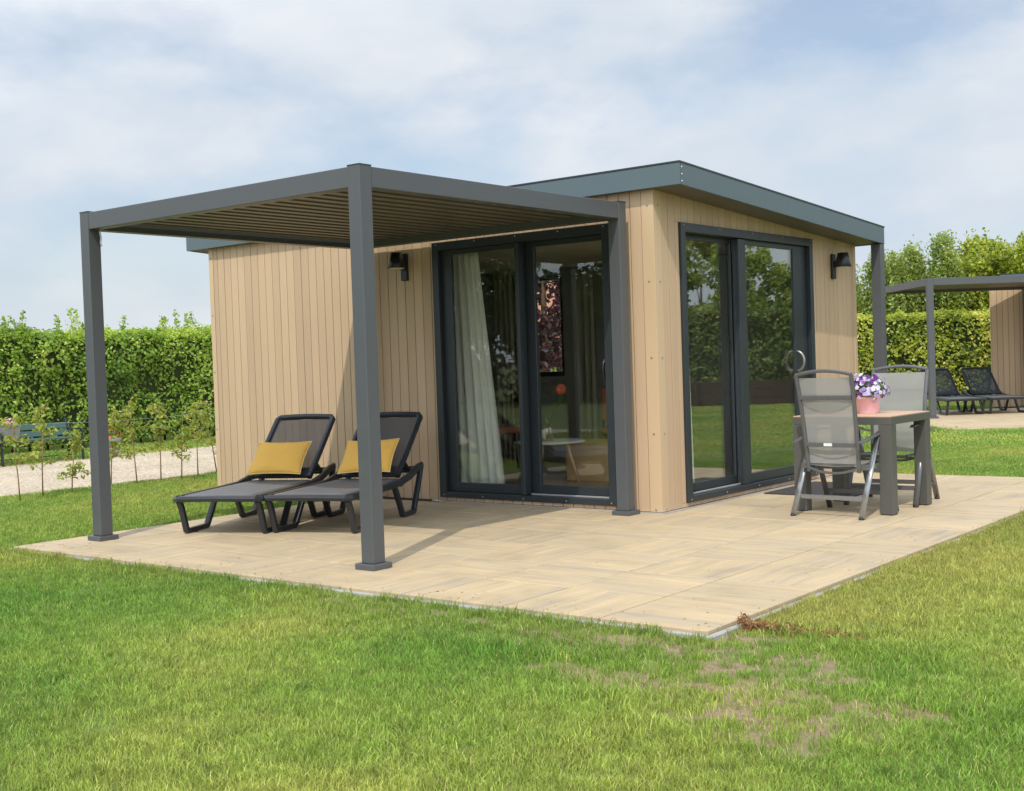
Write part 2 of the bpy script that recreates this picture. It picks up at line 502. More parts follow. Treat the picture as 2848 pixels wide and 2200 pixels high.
def grass_mat():
    m = bpy.data.materials.new('grass_blade')
    m.use_nodes = True
    t = m.node_tree
    p = t.nodes['Principled BSDF']
    p.inputs['Roughness'].default_value = 0.5
    p.inputs['Specular IOR Level'].default_value = 0.35
    o = [n for n in t.nodes if n.type == 'OUTPUT_MATERIAL'][0]
    ge = N(t, 'ShaderNodeNewGeometry')
    big = N(t, 'ShaderNodeTexNoise')
    big.inputs['Scale'].default_value = 0.42
    big.inputs['Detail'].default_value = 5
    t.links.new(ge.outputs['Position'], big.inputs['Vector'])
    r = N(t, 'ShaderNodeValToRGB')
    e = r.color_ramp.elements
    e[0].position = 0.36
    e[0].color = (0.15, 0.315, 0.042, 1)
    e[1].position = 0.64
    e[1].color = (0.41, 0.46, 0.095, 1)
    x = e.new(0.50)
    x.color = (0.265, 0.395, 0.062, 1)
    t.links.new(big.outputs['Fac'], r.inputs[0])
    at = N(t, 'ShaderNodeAttribute', attribute_name='rnd')
    dry = N(t, 'ShaderNodeValToRGB')
    dry.color_ramp.elements[0].position = 0.80
    dry.color_ramp.elements[0].color = (0, 0, 0, 1)
    dry.color_ramp.elements[1].position = 1.0
    dry.color_ramp.elements[1].color = (0.85, 0.85, 0.85, 1)
    t.links.new(at.outputs['Fac'], dry.inputs[0])
    mx = N(t, 'ShaderNodeMix', data_type='RGBA')
    mx.inputs[7].default_value = (0.56, 0.46, 0.20, 1)
    t.links.new(dry.outputs[0], mx.inputs[0])
    t.links.new(r.outputs[0], mx.inputs[6])
    # per-blade value
    v = N(t, 'ShaderNodeMath', operation='MULTIPLY_ADD')
    v.inputs[1].default_value = 1.0
    v.inputs[2].default_value = 0.52
    fr = N(t, 'ShaderNodeMath', operation='FRACT')
    mu = N(t, 'ShaderNodeMath', operation='MULTIPLY')
    mu.inputs[1].default_value = 7.31
    t.links.new(at.outputs['Fac'], mu.inputs[0])
    t.links.new(mu.outputs[0], fr.inputs[0])
    t.links.new(fr.outputs[0], v.inputs[0])
    dn = N(t, 'ShaderNodeAttribute', attribute_name='dryness', attribute_type='INSTANCER')
    mx2 = N(t, 'ShaderNodeMix', data_type='RGBA')
    mx2.inputs[7].default_value = (0.50, 0.36, 0.12, 1)
    t.links.new(dn.outputs['Fac'], mx2.inputs[0])
    t.links.new(mx.outputs[2], mx2.inputs[6])
    hv = N(t, 'ShaderNodeHueSaturation')
    t.links.new(mx2.outputs[2], hv.inputs['Color'])
    t.links.new(v.outputs[0], hv.inputs['Value'])
    cl = N(t, 'ShaderNodeTexNoise')
    cl.inputs['Scale'].default_value = 9
    cl.inputs['Detail'].default_value = 4
    cl.inputs['Roughness'].default_value = 0.65
    t.links.new(ge.outputs['Position'], cl.inputs['Vector'])
    c2 = N(t, 'ShaderNodeMath', operation='MULTIPLY_ADD')
    c2.inputs[1].default_value = 1.3
    c2.inputs[2].default_value = 0.35
    t.links.new(cl.outputs['Fac'], c2.inputs[0])
    c3 = N(t, 'ShaderNodeMath', operation='MULTIPLY')
    t.links.new(c2.outputs[0], c3.inputs[0])
    t.links.new(v.outputs[0], c3.inputs[1])
    t.links.new(c3.outputs[0], hv.inputs['Value'])
    t.links.new(hv.outputs[0], p.inputs['Base Color'])
    tl = N(t, 'ShaderNodeBsdfTranslucent')
    t.links.new(hv.outputs[0], tl.inputs[0])
    mi = N(t, 'ShaderNodeMixShader')
    mi.inputs[0].default_value = 0.30
    t.links.new(p.outputs[0], mi.inputs[1])
    t.links.new(tl.outputs[0], mi.inputs[2])
    t.links.new(mi.outputs[0], o.inputs[0])
    return m
M['grass'] = grass_mat()

def ground_mat():
    m = bpy.data.materials.new('lawn_soil')
    m.use_nodes = True
    t = m.node_tree
    p = t.nodes['Principled BSDF']
    p.inputs['Roughness'].default_value = 0.95
    ge = N(t, 'ShaderNodeNewGeometry')
    a = N(t, 'ShaderNodeTexNoise')
    a.inputs['Scale'].default_value = 0.6
    a.inputs['Detail'].default_value = 6
    b = N(t, 'ShaderNodeTexNoise')
    b.inputs['Scale'].default_value = 22
    b.inputs['Detail'].default_value = 10
    b.inputs['Roughness'].default_value = 0.75
    for n in (a, b):
        t.links.new(ge.outputs['Position'], n.inputs['Vector'])
    near = N(t, 'ShaderNodeValToRGB')
    near.color_ramp.elements[0].color = (0.16, 0.105, 0.065, 1)
    near.color_ramp.elements[1].color = (0.33, 0.235, 0.15, 1)
    near.color_ramp.elements[0].position = 0.3
    near.color_ramp.elements[1].position = 0.7
    t.links.new(b.outputs['Fac'], near.inputs[0])
    far = N(t, 'ShaderNodeValToRGB')
    far.color_ramp.elements[0].color = (0.075, 0.12, 0.02, 1)
    far.color_ramp.elements[1].color = (0.15, 0.18, 0.04, 1)
    t.links.new(a.outputs['Fac'], far.inputs[0])
    # soil shows in the worn foreground corner, thatch and grass elsewhere
    at = N(t, 'ShaderNodeAttribute', attribute_name='soil')
    mx = N(t, 'ShaderNodeMix', data_type='RGBA')
    t.links.new(at.outputs['Fac'], mx.inputs[0])
    t.links.new(far.outputs[0], mx.inputs[6])
    t.links.new(near.outputs[0], mx.inputs[7])
    t.links.new(mx.outputs[2], p.inputs['Base Color'])
    bp = N(t, 'ShaderNodeBump')
    bp.inputs['Strength'].default_value = 0.35
    bp.inputs['Distance'].default_value = 0.008
    t.links.new(b.outputs['Fac'], bp.inputs['Height'])
    t.links.new(bp.outputs[0], p.inputs['Normal'])
    return m
M['ground'] = ground_mat()

def gravel_mat():
    m = bpy.data.materials.new('gravel')
    m.use_nodes = True
    t = m.node_tree
    p = t.nodes['Principled BSDF']
    p.inputs['Roughness'].default_value = 0.95
    ge = N(t, 'ShaderNodeNewGeometry')
    v = N(t, 'ShaderNodeTexVoronoi')
    v.inputs['Scale'].default_value = 42
    n = N(t, 'ShaderNodeTexNoise')
    n.inputs['Scale'].default_value = 1.2
    n.inputs['Detail'].default_value = 6
    t.links.new(ge.outputs['Position'], v.inputs['Vector'])
    t.links.new(ge.outputs['Position'], n.inputs['Vector'])
    r = N(t, 'ShaderNodeValToRGB')
    r.color_ramp.elements[0].color = (0.36, 0.28, 0.20, 1)
    r.color_ramp.elements[1].color = (0.72, 0.62, 0.47, 1)
    sp = N(t, 'ShaderNodeSeparateColor')
    t.links.new(v.outputs['Color'], sp.inputs[0])
    t.links.new(sp.outputs[0], r.inputs[0])
    hv = N(t, 'ShaderNodeHueSaturation')
    a = N(t, 'ShaderNodeMath', operation='MULTIPLY_ADD')
    a.inputs[1].default_value = 0.5
    a.inputs[2].default_value = 0.72
    t.links.new(n.outputs['Fac'], a.inputs[0])
    t.links.new(a.outputs[0], hv.inputs['Value'])
    t.links.new(r.outputs[0], hv.inputs['Color'])
    t.links.new(hv.outputs[0], p.inputs['Base Color'])
    bp = N(t, 'ShaderNodeBump')
    bp.inputs['Strength'].default_value = 0.9
    bp.inputs['Distance'].default_value = 0.02
    t.links.new(v.outputs['Distance'], bp.inputs['Height'])
    bp.invert = True
    t.links.new(bp.outputs[0], p.inputs['Normal'])
    return m
M['gravel'] = gravel_mat()

# ------------------------------------------------------------------ mesh helpers
class MB:
    def __init__(s):
        s.v = []
        s.f = []
        s.sm = []
    def add(s, vs, fs, smooth=False):
        o = len(s.v)
        s.v += [tuple(x) for x in vs]
        s.f += [[i + o for i in f] for f in fs]
        s.sm += [smooth] * len(fs)
        return s
    def box(s, a, b):
        x0, y0, z0 = [min(p, q) for p, q in zip(a, b)]
        x1, y1, z1 = [max(p, q) for p, q in zip(a, b)]
        vs = [(x0, y0, z0), (x1, y0, z0), (x1, y1, z0), (x0, y1, z0), (x0, y0, z1), (x1, y0, z1), (x1, y1, z1), (x0, y1, z1)]
        return s.hexa(vs)
    def hexa(s, vs):
        return s.add(vs, [(0, 3, 2, 1), (4, 5, 6, 7), (0, 1, 5, 4), (1, 2, 6, 5), (2, 3, 7, 6), (3, 0, 4, 7)])
    def sweep(s, path, prof, closed=False, up=None, smooth=False, scales=None):
        """sweep a closed 2-d profile (list of (a,b)) along a path; a = sideways, b = upwards"""
        P = [V(p) for p in path]
        n = len(P)
        rings = []
        prevx = None
        for i in range(n):
            if closed:
                t = (P[(i + 1) % n] - P[i - 1])
            elif i == 0:
                t = P[1] - P[0]
            elif i == n - 1:
                t = P[-1] - P[-2]
            else:
                t = (P[i + 1] - P[i]).normalized() + (P[i] - P[i - 1]).normalized()
            t.normalize()
            if up is not None:
                x = t.cross(V(up))
                if x.length < 1e-4:
                    x = prevx or V((1, 0, 0))
            else:
                x = prevx - t * prevx.dot(t) if prevx is not None else t.orthogonal()
            x = x.normalized()
            prevx = x
            y = x.cross(t).normalized()
            # mitre so that corners keep their width
            k = 1.0
            if 0 < i < n - 1 or closed:
                d = (P[(i + 1) % n] - P[i]).normalized()
                c = max(0.5, d.dot(t))
                k = 1 / c
            sc = scales[i] if scales else 1.0
            ring = []
            for a, b in prof:
                off = x * a * sc + y * b * sc
                if k > 1.001:
                    m = ((P[(i + 1) % n] - P[i]).normalized() - (P[i] - P[i - 1]).normalized())
                    if m.length > 1e-5:
                        m.normalize()
                        off += m * off.dot(m) * (k - 1)
                ring.append(P[i] + off)
            rings.append(ring)
        m_ = len(prof)
        vs = [p for r in rings for p in r]
        fs = []
        rng = range(n) if closed else range(n - 1)
        for i in rng:
            j = (i + 1) % n
            for q in range(m_):
                q2 = (q + 1) % m_
                fs.append((i * m_ + q, i * m_ + q2, j * m_ + q2, j * m_ + q))
        s.add(vs, fs, smooth)
        if not closed:
            o = len(s.v) - len(vs)
            s.f.append([o + q for q in range(m_)][::-1])
            s.f.append([o + (n - 1) * m_ + q for q in range(m_)])
            s.sm += [False, False]
        return s
    def tube(s, path, r, n=8, closed=False, scales=None):
        return s.sweep(path, [(r * math.cos(2 * math.pi * k / n), r * math.sin(2 * math.pi * k / n)) for k in range(n)],
                       closed, smooth=True, scales=scales)
    def bar(s, path, w_, h_, up=(0, 0, 1), rnd=0.0, closed=False):
        a, b = w_ / 2, h_ / 2
        if rnd > 0:
            c = min(rnd, a * .9, b * .9)
            pr = [(-a, -b + c), (-a, b - c), (-a + c * .3, b - c * .3), (-a + c, b), (a - c, b), (a - c * .3, b - c * .3), (a, b - c), (a, -b + c),
                  (a - c * .3, -b + c * .3), (a - c, -b), (-a + c, -b), (-a + c * .3, -b + c * .3)]
        else:
            pr = [(-a, -b), (-a, b), (a, b), (a, -b)]
        return s.sweep(path, pr, closed, up=up)
    def lathe(s, prof, n=24, c=(0, 0, 0), cap=True, smooth=True):
        vs, fs = [], []
        for r, z in prof:
            for k in range(n):
                a = 2 * math.pi * k / n
                vs.append((c[0] + r * math.cos(a), c[1] + r * math.sin(a), c[2] + z))
        for i in range(len(prof) - 1):
            for k in range(n):
                k2 = (k + 1) % n
                fs.append((i * n + k, i * n + k2, (i + 1) * n + k2, (i + 1) * n + k))
        s.add(vs, fs, smooth)
        if cap:
            o = len(s.v) - len(vs)
            s.f.append([o + k for k in range(n)][::-1])
            s.f.append([o + (len(prof) - 1) * n + k for k in range(n)])
            s.sm += [False, False]
        return s
    def sphere(s, c, r, nu=12, nv=8, sc=(1, 1, 1)):
        vs, fs = [], []
        for i in range(nv + 1):
            t = math.pi * i / nv
            for k in range(nu):
                a = 2 * math.pi * k / nu
                vs.append((c[0] + sc[0] * r * math.sin(t) * math.cos(a), c[1] + sc[1] * r * math.sin(t) * math.sin(a), c[2] + sc[2] * r * math.cos(t)))
        for i in range(nv):
            for k in range(nu):
                k2 = (k + 1) % nu
                fs.append((i * nu + k, (i + 1) * nu + k, (i + 1) * nu + k2, i * nu + k2))
        return s.add(vs, fs, True)
    def mesh(s, name, m, bevel=0.0, seg=1):
        me = bpy.data.meshes.new(name)
        me.from_pydata(s.v, [], s.f)
        me.polygons.foreach_set('use_smooth', s.sm)
        me.materials.append(m)
        bm = bmesh.new()
        bm.from_mesh(me)
        bmesh.ops.recalc_face_normals(bm, faces=bm.faces)
        if bevel > 0:
            es = [e for e in bm.edges if len(e.link_faces) == 2 and e.calc_face_angle(0) > 0.5]
            bmesh.ops.bevel(bm, geom=es, offset=bevel, segments=seg, affect='EDGES', profile=0.5, clamp_overlap=True)
        bm.to_mesh(me)
        bm.free()
        me.update()
        return me
    def build(s, name, m, parent=None, bevel=0.0, seg=1, loc=None, rotz=0.0):
        me = s.mesh(name, m, bevel, seg)
        return link(name, me, parent, loc, rotz)

def link(name, me, parent=None, loc=None, rotz=0.0):
    o = bpy.data.objects.new(name, me)
    COL.objects.link(o)
    if parent is not None:
        o.parent = parent
    if loc is not None:
        o.location = loc
    o.rotation_euler = (0, 0, rotz)
    return o

def tag(o, label=None, cat=None, group=None, kind=None):
    if label:
        o['label'] = label
    if cat:
        o['category'] = cat
    if group:
        o['group'] = group
    if kind:
        o['kind'] = kind
    return o

def thing(name, label, cat, loc=(0, 0, 0), rotz=0.0, group=None):
    o = bpy.data.objects.new(name, None)
    o.empty_display_size = 0.2
    COL.objects.link(o)
    o.location = loc
    o.rotation_euler = (0, 0, rotz)
    return tag(o, label, cat, group)

def copy_tree(o, parent=None):
    c = o.copy()
    COL.objects.link(c)
    c.parent = parent
    for ch in list(o.children):
        copy_tree(ch, c)
    return c

def leaf_mesh(name, m, P, size, out=None, outw=0.6, aspect=0.55, droop=0.0, rnd=None, rs=None):
    """a cloud of folded four-vertex leaves; P (n,3), size (n,)"""
    rs = rs or RNG
    n = len(P)
    nrm = rs.normal(size=(n, 3))
    nrm /= np.linalg.norm(nrm, axis=1)[:, None]
    if out is not None:
        nrm = nrm * (1 - outw) + np.asarray(out) * outw
        nrm /= np.linalg.norm(nrm, axis=1)[:, None] + 1e-9
    t = rs.normal(size=(n, 3))
    t[:, 2] -= droop
    t -= nrm * (t * nrm).sum(1)[:, None]
    t /= np.linalg.norm(t, axis=1)[:, None] + 1e-9
    b = np.cross(nrm, t)
    L = size[:, None]
    v0 = P - t * L * .5
    v1 = P + b * L * aspect * .5 + nrm * L * .10
    v2 = P + t * L * .5 - nrm * L * .08
    v3 = P - b * L * aspect * .5 + nrm * L * .10
    vs = np.stack([v0, v1, v2, v3], 1).reshape(-1, 3).astype(np.float32)
    me = bpy.data.meshes.new(name)
    me.vertices.add(4 * n)
    me.vertices.foreach_set('co', vs.ravel())
    idx = np.arange(n)[:, None] * 4
    tri = np.concatenate([idx + np.array([[0, 1, 2]]), idx + np.array([[0, 2, 3]])], 1).ravel().astype(np.int32)
    me.loops.add(6 * n)
    me.loops.foreach_set('vertex_index', tri)
    me.polygons.add(2 * n)
    me.polygons.foreach_set('loop_start', np.arange(2 * n, dtype=np.int32) * 3)
    me.update(calc_edges=True)
    a = me.attributes.new('rnd', 'FLOAT', 'POINT')
    if rnd is None:
        rnd = rs.random(n)
    a.data.foreach_set('value', np.repeat(np.clip(rnd, 0, 1), 4).astype(np.float32))
    me.materials.append(m)
    return me

def fnoise(P, scale, seed=0.0):
    return np.array([mnoise.noise(V((p[0] * scale + seed, p[1] * scale - seed, p[2] * scale + 2 * seed))) for p in P])

# ------------------------------------------------------------------ key dimensions (metres, fitted)
GZ = -0.030            # lawn level; patio surface is z = 0
L_, W_ = 5.566, 3.958   # cabin length (-X) and depth (+Y)
HS, HT = 2.5816, 2.7636
def slope(x, y):
    return 0.0034 * x - 0.0606 * y
QX, QY0, QXL, QYB = 2.425, -3.575, -3.475, 3.72

# ------------------------------------------------------------------ ground, path
def bare_amount(x, y):
    """how worn the turf is, 0..1"""
    v = 0.0
    for cx, cy, rx, ry, s in ((3.00, -4.30, .30, .17, 1.0), (3.20, -4.60, .33, .16, .85), (3.52, -4.30, .24, .11, 1.1), (3.22, -3.98, .20, .10, .7),
                              (2.42, -4.42, .38, .12, .85), (3.25, -4.85, .28, .10, .7), (2.75, -4.05, .32, .22, .6),
                              (1.55, -3.85, .55, .10, .55), (0.55, -3.80, .5, .09, .45), (2.30, -3.85, .60, .16, .7), (2.62, -3.45, .22, .18, 1.0), (2.95, -3.75, .3, .15, .7)):
        d = ((x - cx) / rx) ** 2 + ((y - cy) / ry) ** 2
        if d < 4:
            v = max(v, s * math.exp(-d * 0.82))
    return v

def ground():
    # fine grid near the patio corner for the worn patches, coarse plane to the horizon
    xs = [-900, -200, -60, -30, -16, -8, -5, -4] + [-3 + .25 * i for i in range(12)] + [0.0 + .08 * i for i in range(64)] + [5.4, 6, 8, 12, 20, 40, 100, 300, 900]
    ys = [-900, -200, -60, -30, -16, -10, -8, -7, -6.4, -6] + [-5.6 + .08 * i for i in range(33)] + [-2.5, -1, 1, 3, 5, 8, 12, 20, 30, 60, 120, 300, 900]
    xs = sorted(set(xs)); ys = sorted(set(ys))
    vs, soil = [], []
    for y in ys:
        for x in xs:
            b = bare_amount(x, y)
            h = 0.0
            if -4 < x < 6 and -9 < y < -3.7:
                h = 0.012 * mnoise.noise(V((x * 1.3, y * 1.3, 0)))
            vs.append((x, y, GZ + h - 0.006 * b))
            soil.append(min(1, b * 1.6))
    nx = len(xs)
    fs = [(j * nx + i, j * nx + i + 1, (j + 1) * nx + i + 1, (j + 1) * nx + i) for j in range(len(ys) - 1) for i in range(nx - 1)]
    me = bpy.data.meshes.new('ground')
    me.from_pydata(vs, [], fs)
    me.polygons.foreach_set('use_smooth', [True] * len(fs))
    a = me.attributes.new('soil', 'FLOAT', 'POINT')
    a.data.foreach_set('value', soil)
    me.materials.append(M['ground'])
    tag(link('ground', me), 'lawn ground under the grass reaching to the horizon', kind='structure')
ground()

def path():
    mb = MB()
    n = 60
    vs = []
    for i in range(n + 1):
        y = -10 + 38 * i / n
        wob = 0.06 * mnoise.noise(V((y * 0.9, 3, 0)))
        vs.append((-7.38 + wob, y, GZ + 0.006))
        vs.append((-12.30 + 0.15 * mnoise.noise(V((y * 0.7, 9, 0))), y, GZ + 0.006))
    mb.add(vs, [(2 * i, 2 * i + 1, 2 * i + 3, 2 * i + 2) for i in range(n)])
    tag(mb.build('gravel_path', M['gravel']), 'pale gravel path between the saplings and the left hedge', kind='structure')
path()

# ------------------------------------------------------------------ patio
def patio():
    base = MB().box((QXL, QY0, -0.12), (QX, QYB, -0.036))
    p = tag(base.build('patio', M['slab']), 'beige wood-look tile patio around the near cabin', kind='structure')
    cache = {}
    def tilem(w_, d_):
        k = (round(w_, 3), round(d_, 3))
        if k not in cache:
            cache[k] = MB().box((-w_ / 2, -d_ / 2, -0.0335), (w_ / 2, d_ / 2, 0)).mesh('paving_tile', M['tile'], 0.0025)
        return cache[k]
    xs = [QX - 0.6 * i for i in range(10)] + [QXL]
    ys = [QY0 + 0.6 * j for j in range(13)] + [QYB]
    k = 0
    for i in range(len(xs) - 1):
        for j in range(len(ys) - 1):
            x1, x0 = xs[i], xs[i + 1]
            y0, y1 = ys[j], ys[j + 1]
            if x0 < -0.15 and x1 <= 0.05 and y0 > 0.05:
                continue
            wx, wy = x1 - x0 - 0.009, y1 - y0 - 0.009
            rot = (i + j) % 2
            if random.random() < 0.12:
                rot = 1 - rot
            if abs(wx - wy) > 0.01:
                rot = 0
            o = link('paving_tile', tilem(wx, wy), p, ((x0 + x1) / 2, (y0 + y1) / 2, random.uniform(-0.0006, 0.0006)),
                     (math.pi / 2 if rot else 0) + (math.pi if random.random() < .5 else 0))
            k += 1
    e = 0.035
    t = -0.014
    MB().box((QXL - e, QY0 - e - .004, -0.12), (QX + .004, QY0 - .004, t)).build('edging_strip', M['kerb'], p, 0.004)
    MB().box((QX + .004, QY0 - e - .004, -0.12), (QX + e + .004, QYB, t - .002)).build('edging_strip', M['kerb'], p, 0.004)
    MB().box((QXL - e, QY0 - .004, -0.12), (QXL - .004, QYB, t - .004)).build('edging_strip', M['kerb'], p, 0.004)
    MB().box((QXL, QYB + .004, -0.12), (QX, QYB + .05, t - .004)).build('edging_strip', M['kerb'], p, 0.004)
    return p
PATIO = patio()

# ------------------------------------------------------------------ cabin
D1 = (-2.353, -0.420, 0.043, 2.357)     # front door frame rect x0,x1,z0,z1
D2 = (0.387, 2.890, 0.045, 2.352)       # side door frame rect y0,y1,z0,z1

def cabin():
    c = thing('cabin', 'tan timber-clad garden cabin with flat anthracite roof beside the near pergola', 'cabin', (0, 0, 0))
    gap = 0.022
    t = 0.16
    # sheathing walls with door openings
    fw = MB()
    for a, b in (((-L_ + .02, gap, 0.0), (D1[0] + .01, t, HS)), ((D1[1] - .01, gap, 0.0), (-gap, t, HS)),
                 ((D1[0] + .01, gap, D1[3] - .01), (D1[1] - .01, t, HS)), ((D1[0] + .01, gap, 0), (D1[1] - .01, t, D1[2] + .01))):
        fw.box(a, b)
    fw = fw.build('front_wall', M['dark'], c)
    rw = MB()
    def sbox(mb, x0, x1, y0, y1, z0, z1=None):
        za = z1 if z1 is not None else HS + slope(0, y0) + .02
        zb = z1 if z1 is not None else HS + slope(0, y1) + .02
        mb.hexa([(x0, y0, z0), (x1, y0, z0), (x1, y1, z0), (x0, y1, z0), (x0, y0, za), (x1, y0, za), (x1, y1, zb), (x0, y1, zb)])
    sbox(rw, -t, -gap, t + .002, D2[0] + .01, 0)
    sbox(rw, -t, -gap, D2[1] - .01, W_ - t - .002, 0)
    sbox(rw, -t, -gap, D2[0] + .01, D2[1] - .01, D2[3] - .01)
    rw.box((-t, D2[0] + .01, 0), (-gap, D2[1] - .01, D2[2] + .01))
    rw = rw.build('side_wall', M['dark'], c)
    # back wall with a window, far wall
    bw = MB()
    WX0, WX1, WZ0, WZ1 = -4.34, -3.66, 1.06, 2.3
    y0, y1 = W_ - t, W_
    zt = HS + slope(-3, W_) + .01
    bw.box((-L_, y0, 0), (WX0, y1, zt)).box((WX1, y0, 0), (-.001, y1, zt)).box((WX0, y0, 0), (WX1, y1, WZ0)).box((WX0, y0, WZ1), (WX1, y1, zt))
    bw = bw.build('back_wall', M['plank'], c)
    wf = MB()
    for a, b in (((WX0, y0 + .03, WZ0), (WX0 + .06, y1 - .03, WZ1)), ((WX1 - .06, y0 + .03, WZ0), (WX1, y1 - .03, WZ1)),
                 ((WX0 + .06, y0 + .03, WZ0), (WX1 - .06, y1 - .03, WZ0 + .06)), ((WX0 + .06, y0 + .03, WZ1 - .06), (WX1 - .06, y1 - .03, WZ1))):
        wf.box(a, b)
    win = wf.build('window', M['anthracite'], c)
    MB().box((WX0 + .06, y0 + .07, WZ0 + .06), (WX1 - .06, y0 + .08, WZ1 - .06)).build('pane', M['glass'], win)
    lw = MB()
    sbox(lw, -L_ + .001, -L_ + t, t + .002, W_ - t - .002, 0)
    lw.build('end_wall', M['plank'], c)
    # interior lining
    li = MB()
    li.box((-L_ + t + .001, t + .001, 2.36), (-t - .001, W_ - t - .001, 2.375))
    li.build('ceiling', M['intceil'], c)
    MB().box((-L_ + t, t - .06, 0.0), (-t + .06, W_ - t, 0.06)).build('floor', M['intfloor'], c)
    MB().box((-L_ + t + .001, W_ - t - .012, .06), (WX0 - .001, W_ - t - .001, 2.359)).box((WX1 + .001, W_ - t - .012, .06), (-t - .001, W_ - t - .001, 2.359)) \
        .box((WX0, W_ - t - .012, .06), (WX1, W_ - t - .001, WZ0 - .001)).box((WX0, W_ - t - .012, WZ1 + .001), (WX1, W_ - t - .001, 2.359)) \
        .box((-L_ + t + .001, t + .001, .06), (-L_ + t + .012, W_ - t - .013, 2.359)).build('interior_lining', M['intwall'], c)
    # cladding planks, front
    pitch = 0.1085
    x = -0.112
    cache = {}
    def plank(parent, axis, a0, a1, z0, z1, off):
        wv = round(a1 - a0, 4)
        key = (axis, wv, round(z1 - z0, 3))
        if key not in cache:
            g = 0.0032
            mb = MB()
            if axis == 'x':
                mb.box((-wv + g, 0, 0), (-g, .020, z1 - z0))
            else:
                mb.box((-.020, g, 0), (0, wv - g, z1 - z0))
            cache[key] = mb.mesh('plank', M['plank'], 0.002)
        return link('plank', cache[key], parent, (a1, off, z0) if axis == 'x' else (off, a0, z0))
    Z0 = 0.012
    while x > -L_ + 0.06:
        x0 = max(x - pitch, -L_ + 0.068)
        off = random.uniform(-0.0008, 0.0008)
        inside = x0 < D1[1] and x > D1[0]
        if inside:
            plank(fw, 'x', x0, x, Z0, D1[2] - .002, off)
            plank(fw, 'x', x0, x, D1[3] + .002, HS + .01, off)
            if x0 < D1[0] - .01:
                plank(fw, 'x', x0, D1[0] - .002, D1[2], D1[3], off)
            if x > D1[1] + .01:
                plank(fw, 'x', D1[1] + .002, x, D1[2], D1[3], off)
        else:
            plank(fw, 'x', x0, x, Z0, HS + .01, off)
        x -= pitch
    pitch = 0.1062
    y = 0.112
    while y < W_ - 0.07:
        y1_ = min(y + pitch, W_ - 0.068)
        top = HS + slope(0, y) + .008
        off = random.uniform(-0.0008, 0.0008)
        if y1_ > D2[0] and y < D2[1]:
            plank(rw, 'y', y, y1_, Z0, D2[2] - .002, off)
            plank(rw, 'y', y, y1_, D2[3] + .002, top, off)
            if y < D2[0] - .01:
                plank(rw, 'y', y, D2[0] - .002, D2[2], D2[3], off)
            if y1_ > D2[1] + .01:
                plank(rw, 'y', D2[1] + .002, y1_, D2[2], D2[3], off)
        else:
            plank(rw, 'y', y, y1_, Z0, top, off)
        y += pitch
    # corner boards
    def bolts(parent, pts, nrm):
        for p in pts:
            mb = MB()
            mb.lathe([(0.0085, 0), (0.0085, .003), (.005, .006), (0.0, .0065)], 8, cap=False)
            o = mb.build('bolt', M['bolt'], parent, loc=p)
            if nrm == 'y':
                o.rotation_euler = (math.pi / 2, 0, 0)
            else:
                o.rotation_euler = (0, math.pi / 2, 0)
    cb = MB().box((-.109, -.004, .012), (.004, .0205, HS + .005)).build('corner_board', M['trimwood'], c, .0015)
    bolts(cb, [(-.052, -.004, z) for z in (.03, .64, 1.25, 1.86, 2.465)], 'y')
    cb2 = MB().box((-.0205, .0207, .012), (.0042, .109, HS + .003)).build('corner_board', M['trimwood'], c, .0015)
    bolts(cb2, [(.0042, .062, z) for z in (.03, .64, 1.25, 1.86, 2.465)], 'x')
    cb3 = MB().box((-L_, -.004, .012), (-L_ + .066, .0205, HS + .005)).build('corner_board', M['trimwood'], c, .0015)
    bolts(cb3, [(-L_ + .033, -.004, z) for z in (.03, .64, 1.25, 1.86, 2.465)], 'y')
    MB().box((-.0205, W_ - .066, .012), (.0042, W_ + .002, HS + slope(0, W_) + .01)).build('corner_board', M['trimwood'], c, .0015)
    # foot strips
    st = MB()
    st.box((-L_ + .02, -.006, .0), (0.0, .03, .0095))
    st.build('perforated_base_strip', M['alu'], c)
    MB().box((-.03, .0, .0005), (.035, W_, .0085)).build('base_flashing', M['alu'], c, .001)
    # roof
    ox0, ox1, oy0, oy1 = -L_ - .2646, .302, -.086, 4.007
    def rz(x, y, z):
        return (x, y, z + slope(x, y))
    def rbox(mb, x0, x1, y0, y1, z0, z1):
        mb.hexa([rz(x0, y0, z0), rz(x1, y0, z0), rz(x1, y1, z0), rz(x0, y1, z0), rz(x0, y0, z1), rz(x1, y0, z1), rz(x1, y1, z1), rz(x0, y1, z1)])
        return mb
    rf = rbox(MB(), ox0 + .021, ox1 - .021, oy0 + .021, oy1 - .021, HS + .006, HT - .03).build('roof', M['soffit'], c)
    f1 = rbox(MB(), ox0, ox1, oy0, oy0 + .02, HS, HT - .014).build('fascia', M['fascia'], rf, .0015)
    f2 = rbox(MB(), ox1 - .02, ox1 + .002, oy0 + .021, oy1 - .021, HS, HT - .014).build('fascia', M['fascia'], rf, .0015)
    rbox(MB(), ox0, ox0 + .02, oy0 + .021, oy1 - .021, HS, HT - .014).build('fascia', M['fascia'], rf, .0015)
    rbox(MB(), ox0, ox1, oy1 - .02, oy1, HS, HT - .014).build('fascia', M['fascia'], rf, .0015)
    e = MB()
    rbox(e, ox0 - .004, ox1 + .006, oy0 - .005, oy0 + .06, HT - .0135, HT)
    rbox(e, ox1 - .06, ox1 + .006, oy0 + .0605, oy1 + .004, HT - .0135, HT)
    rbox(e, ox0 - .004, ox0 + .06, oy0 + .0605, oy1 + .004, HT - .0135, HT)
    e.build('roof_edge_trim', M['anthracite'], rf, .001)
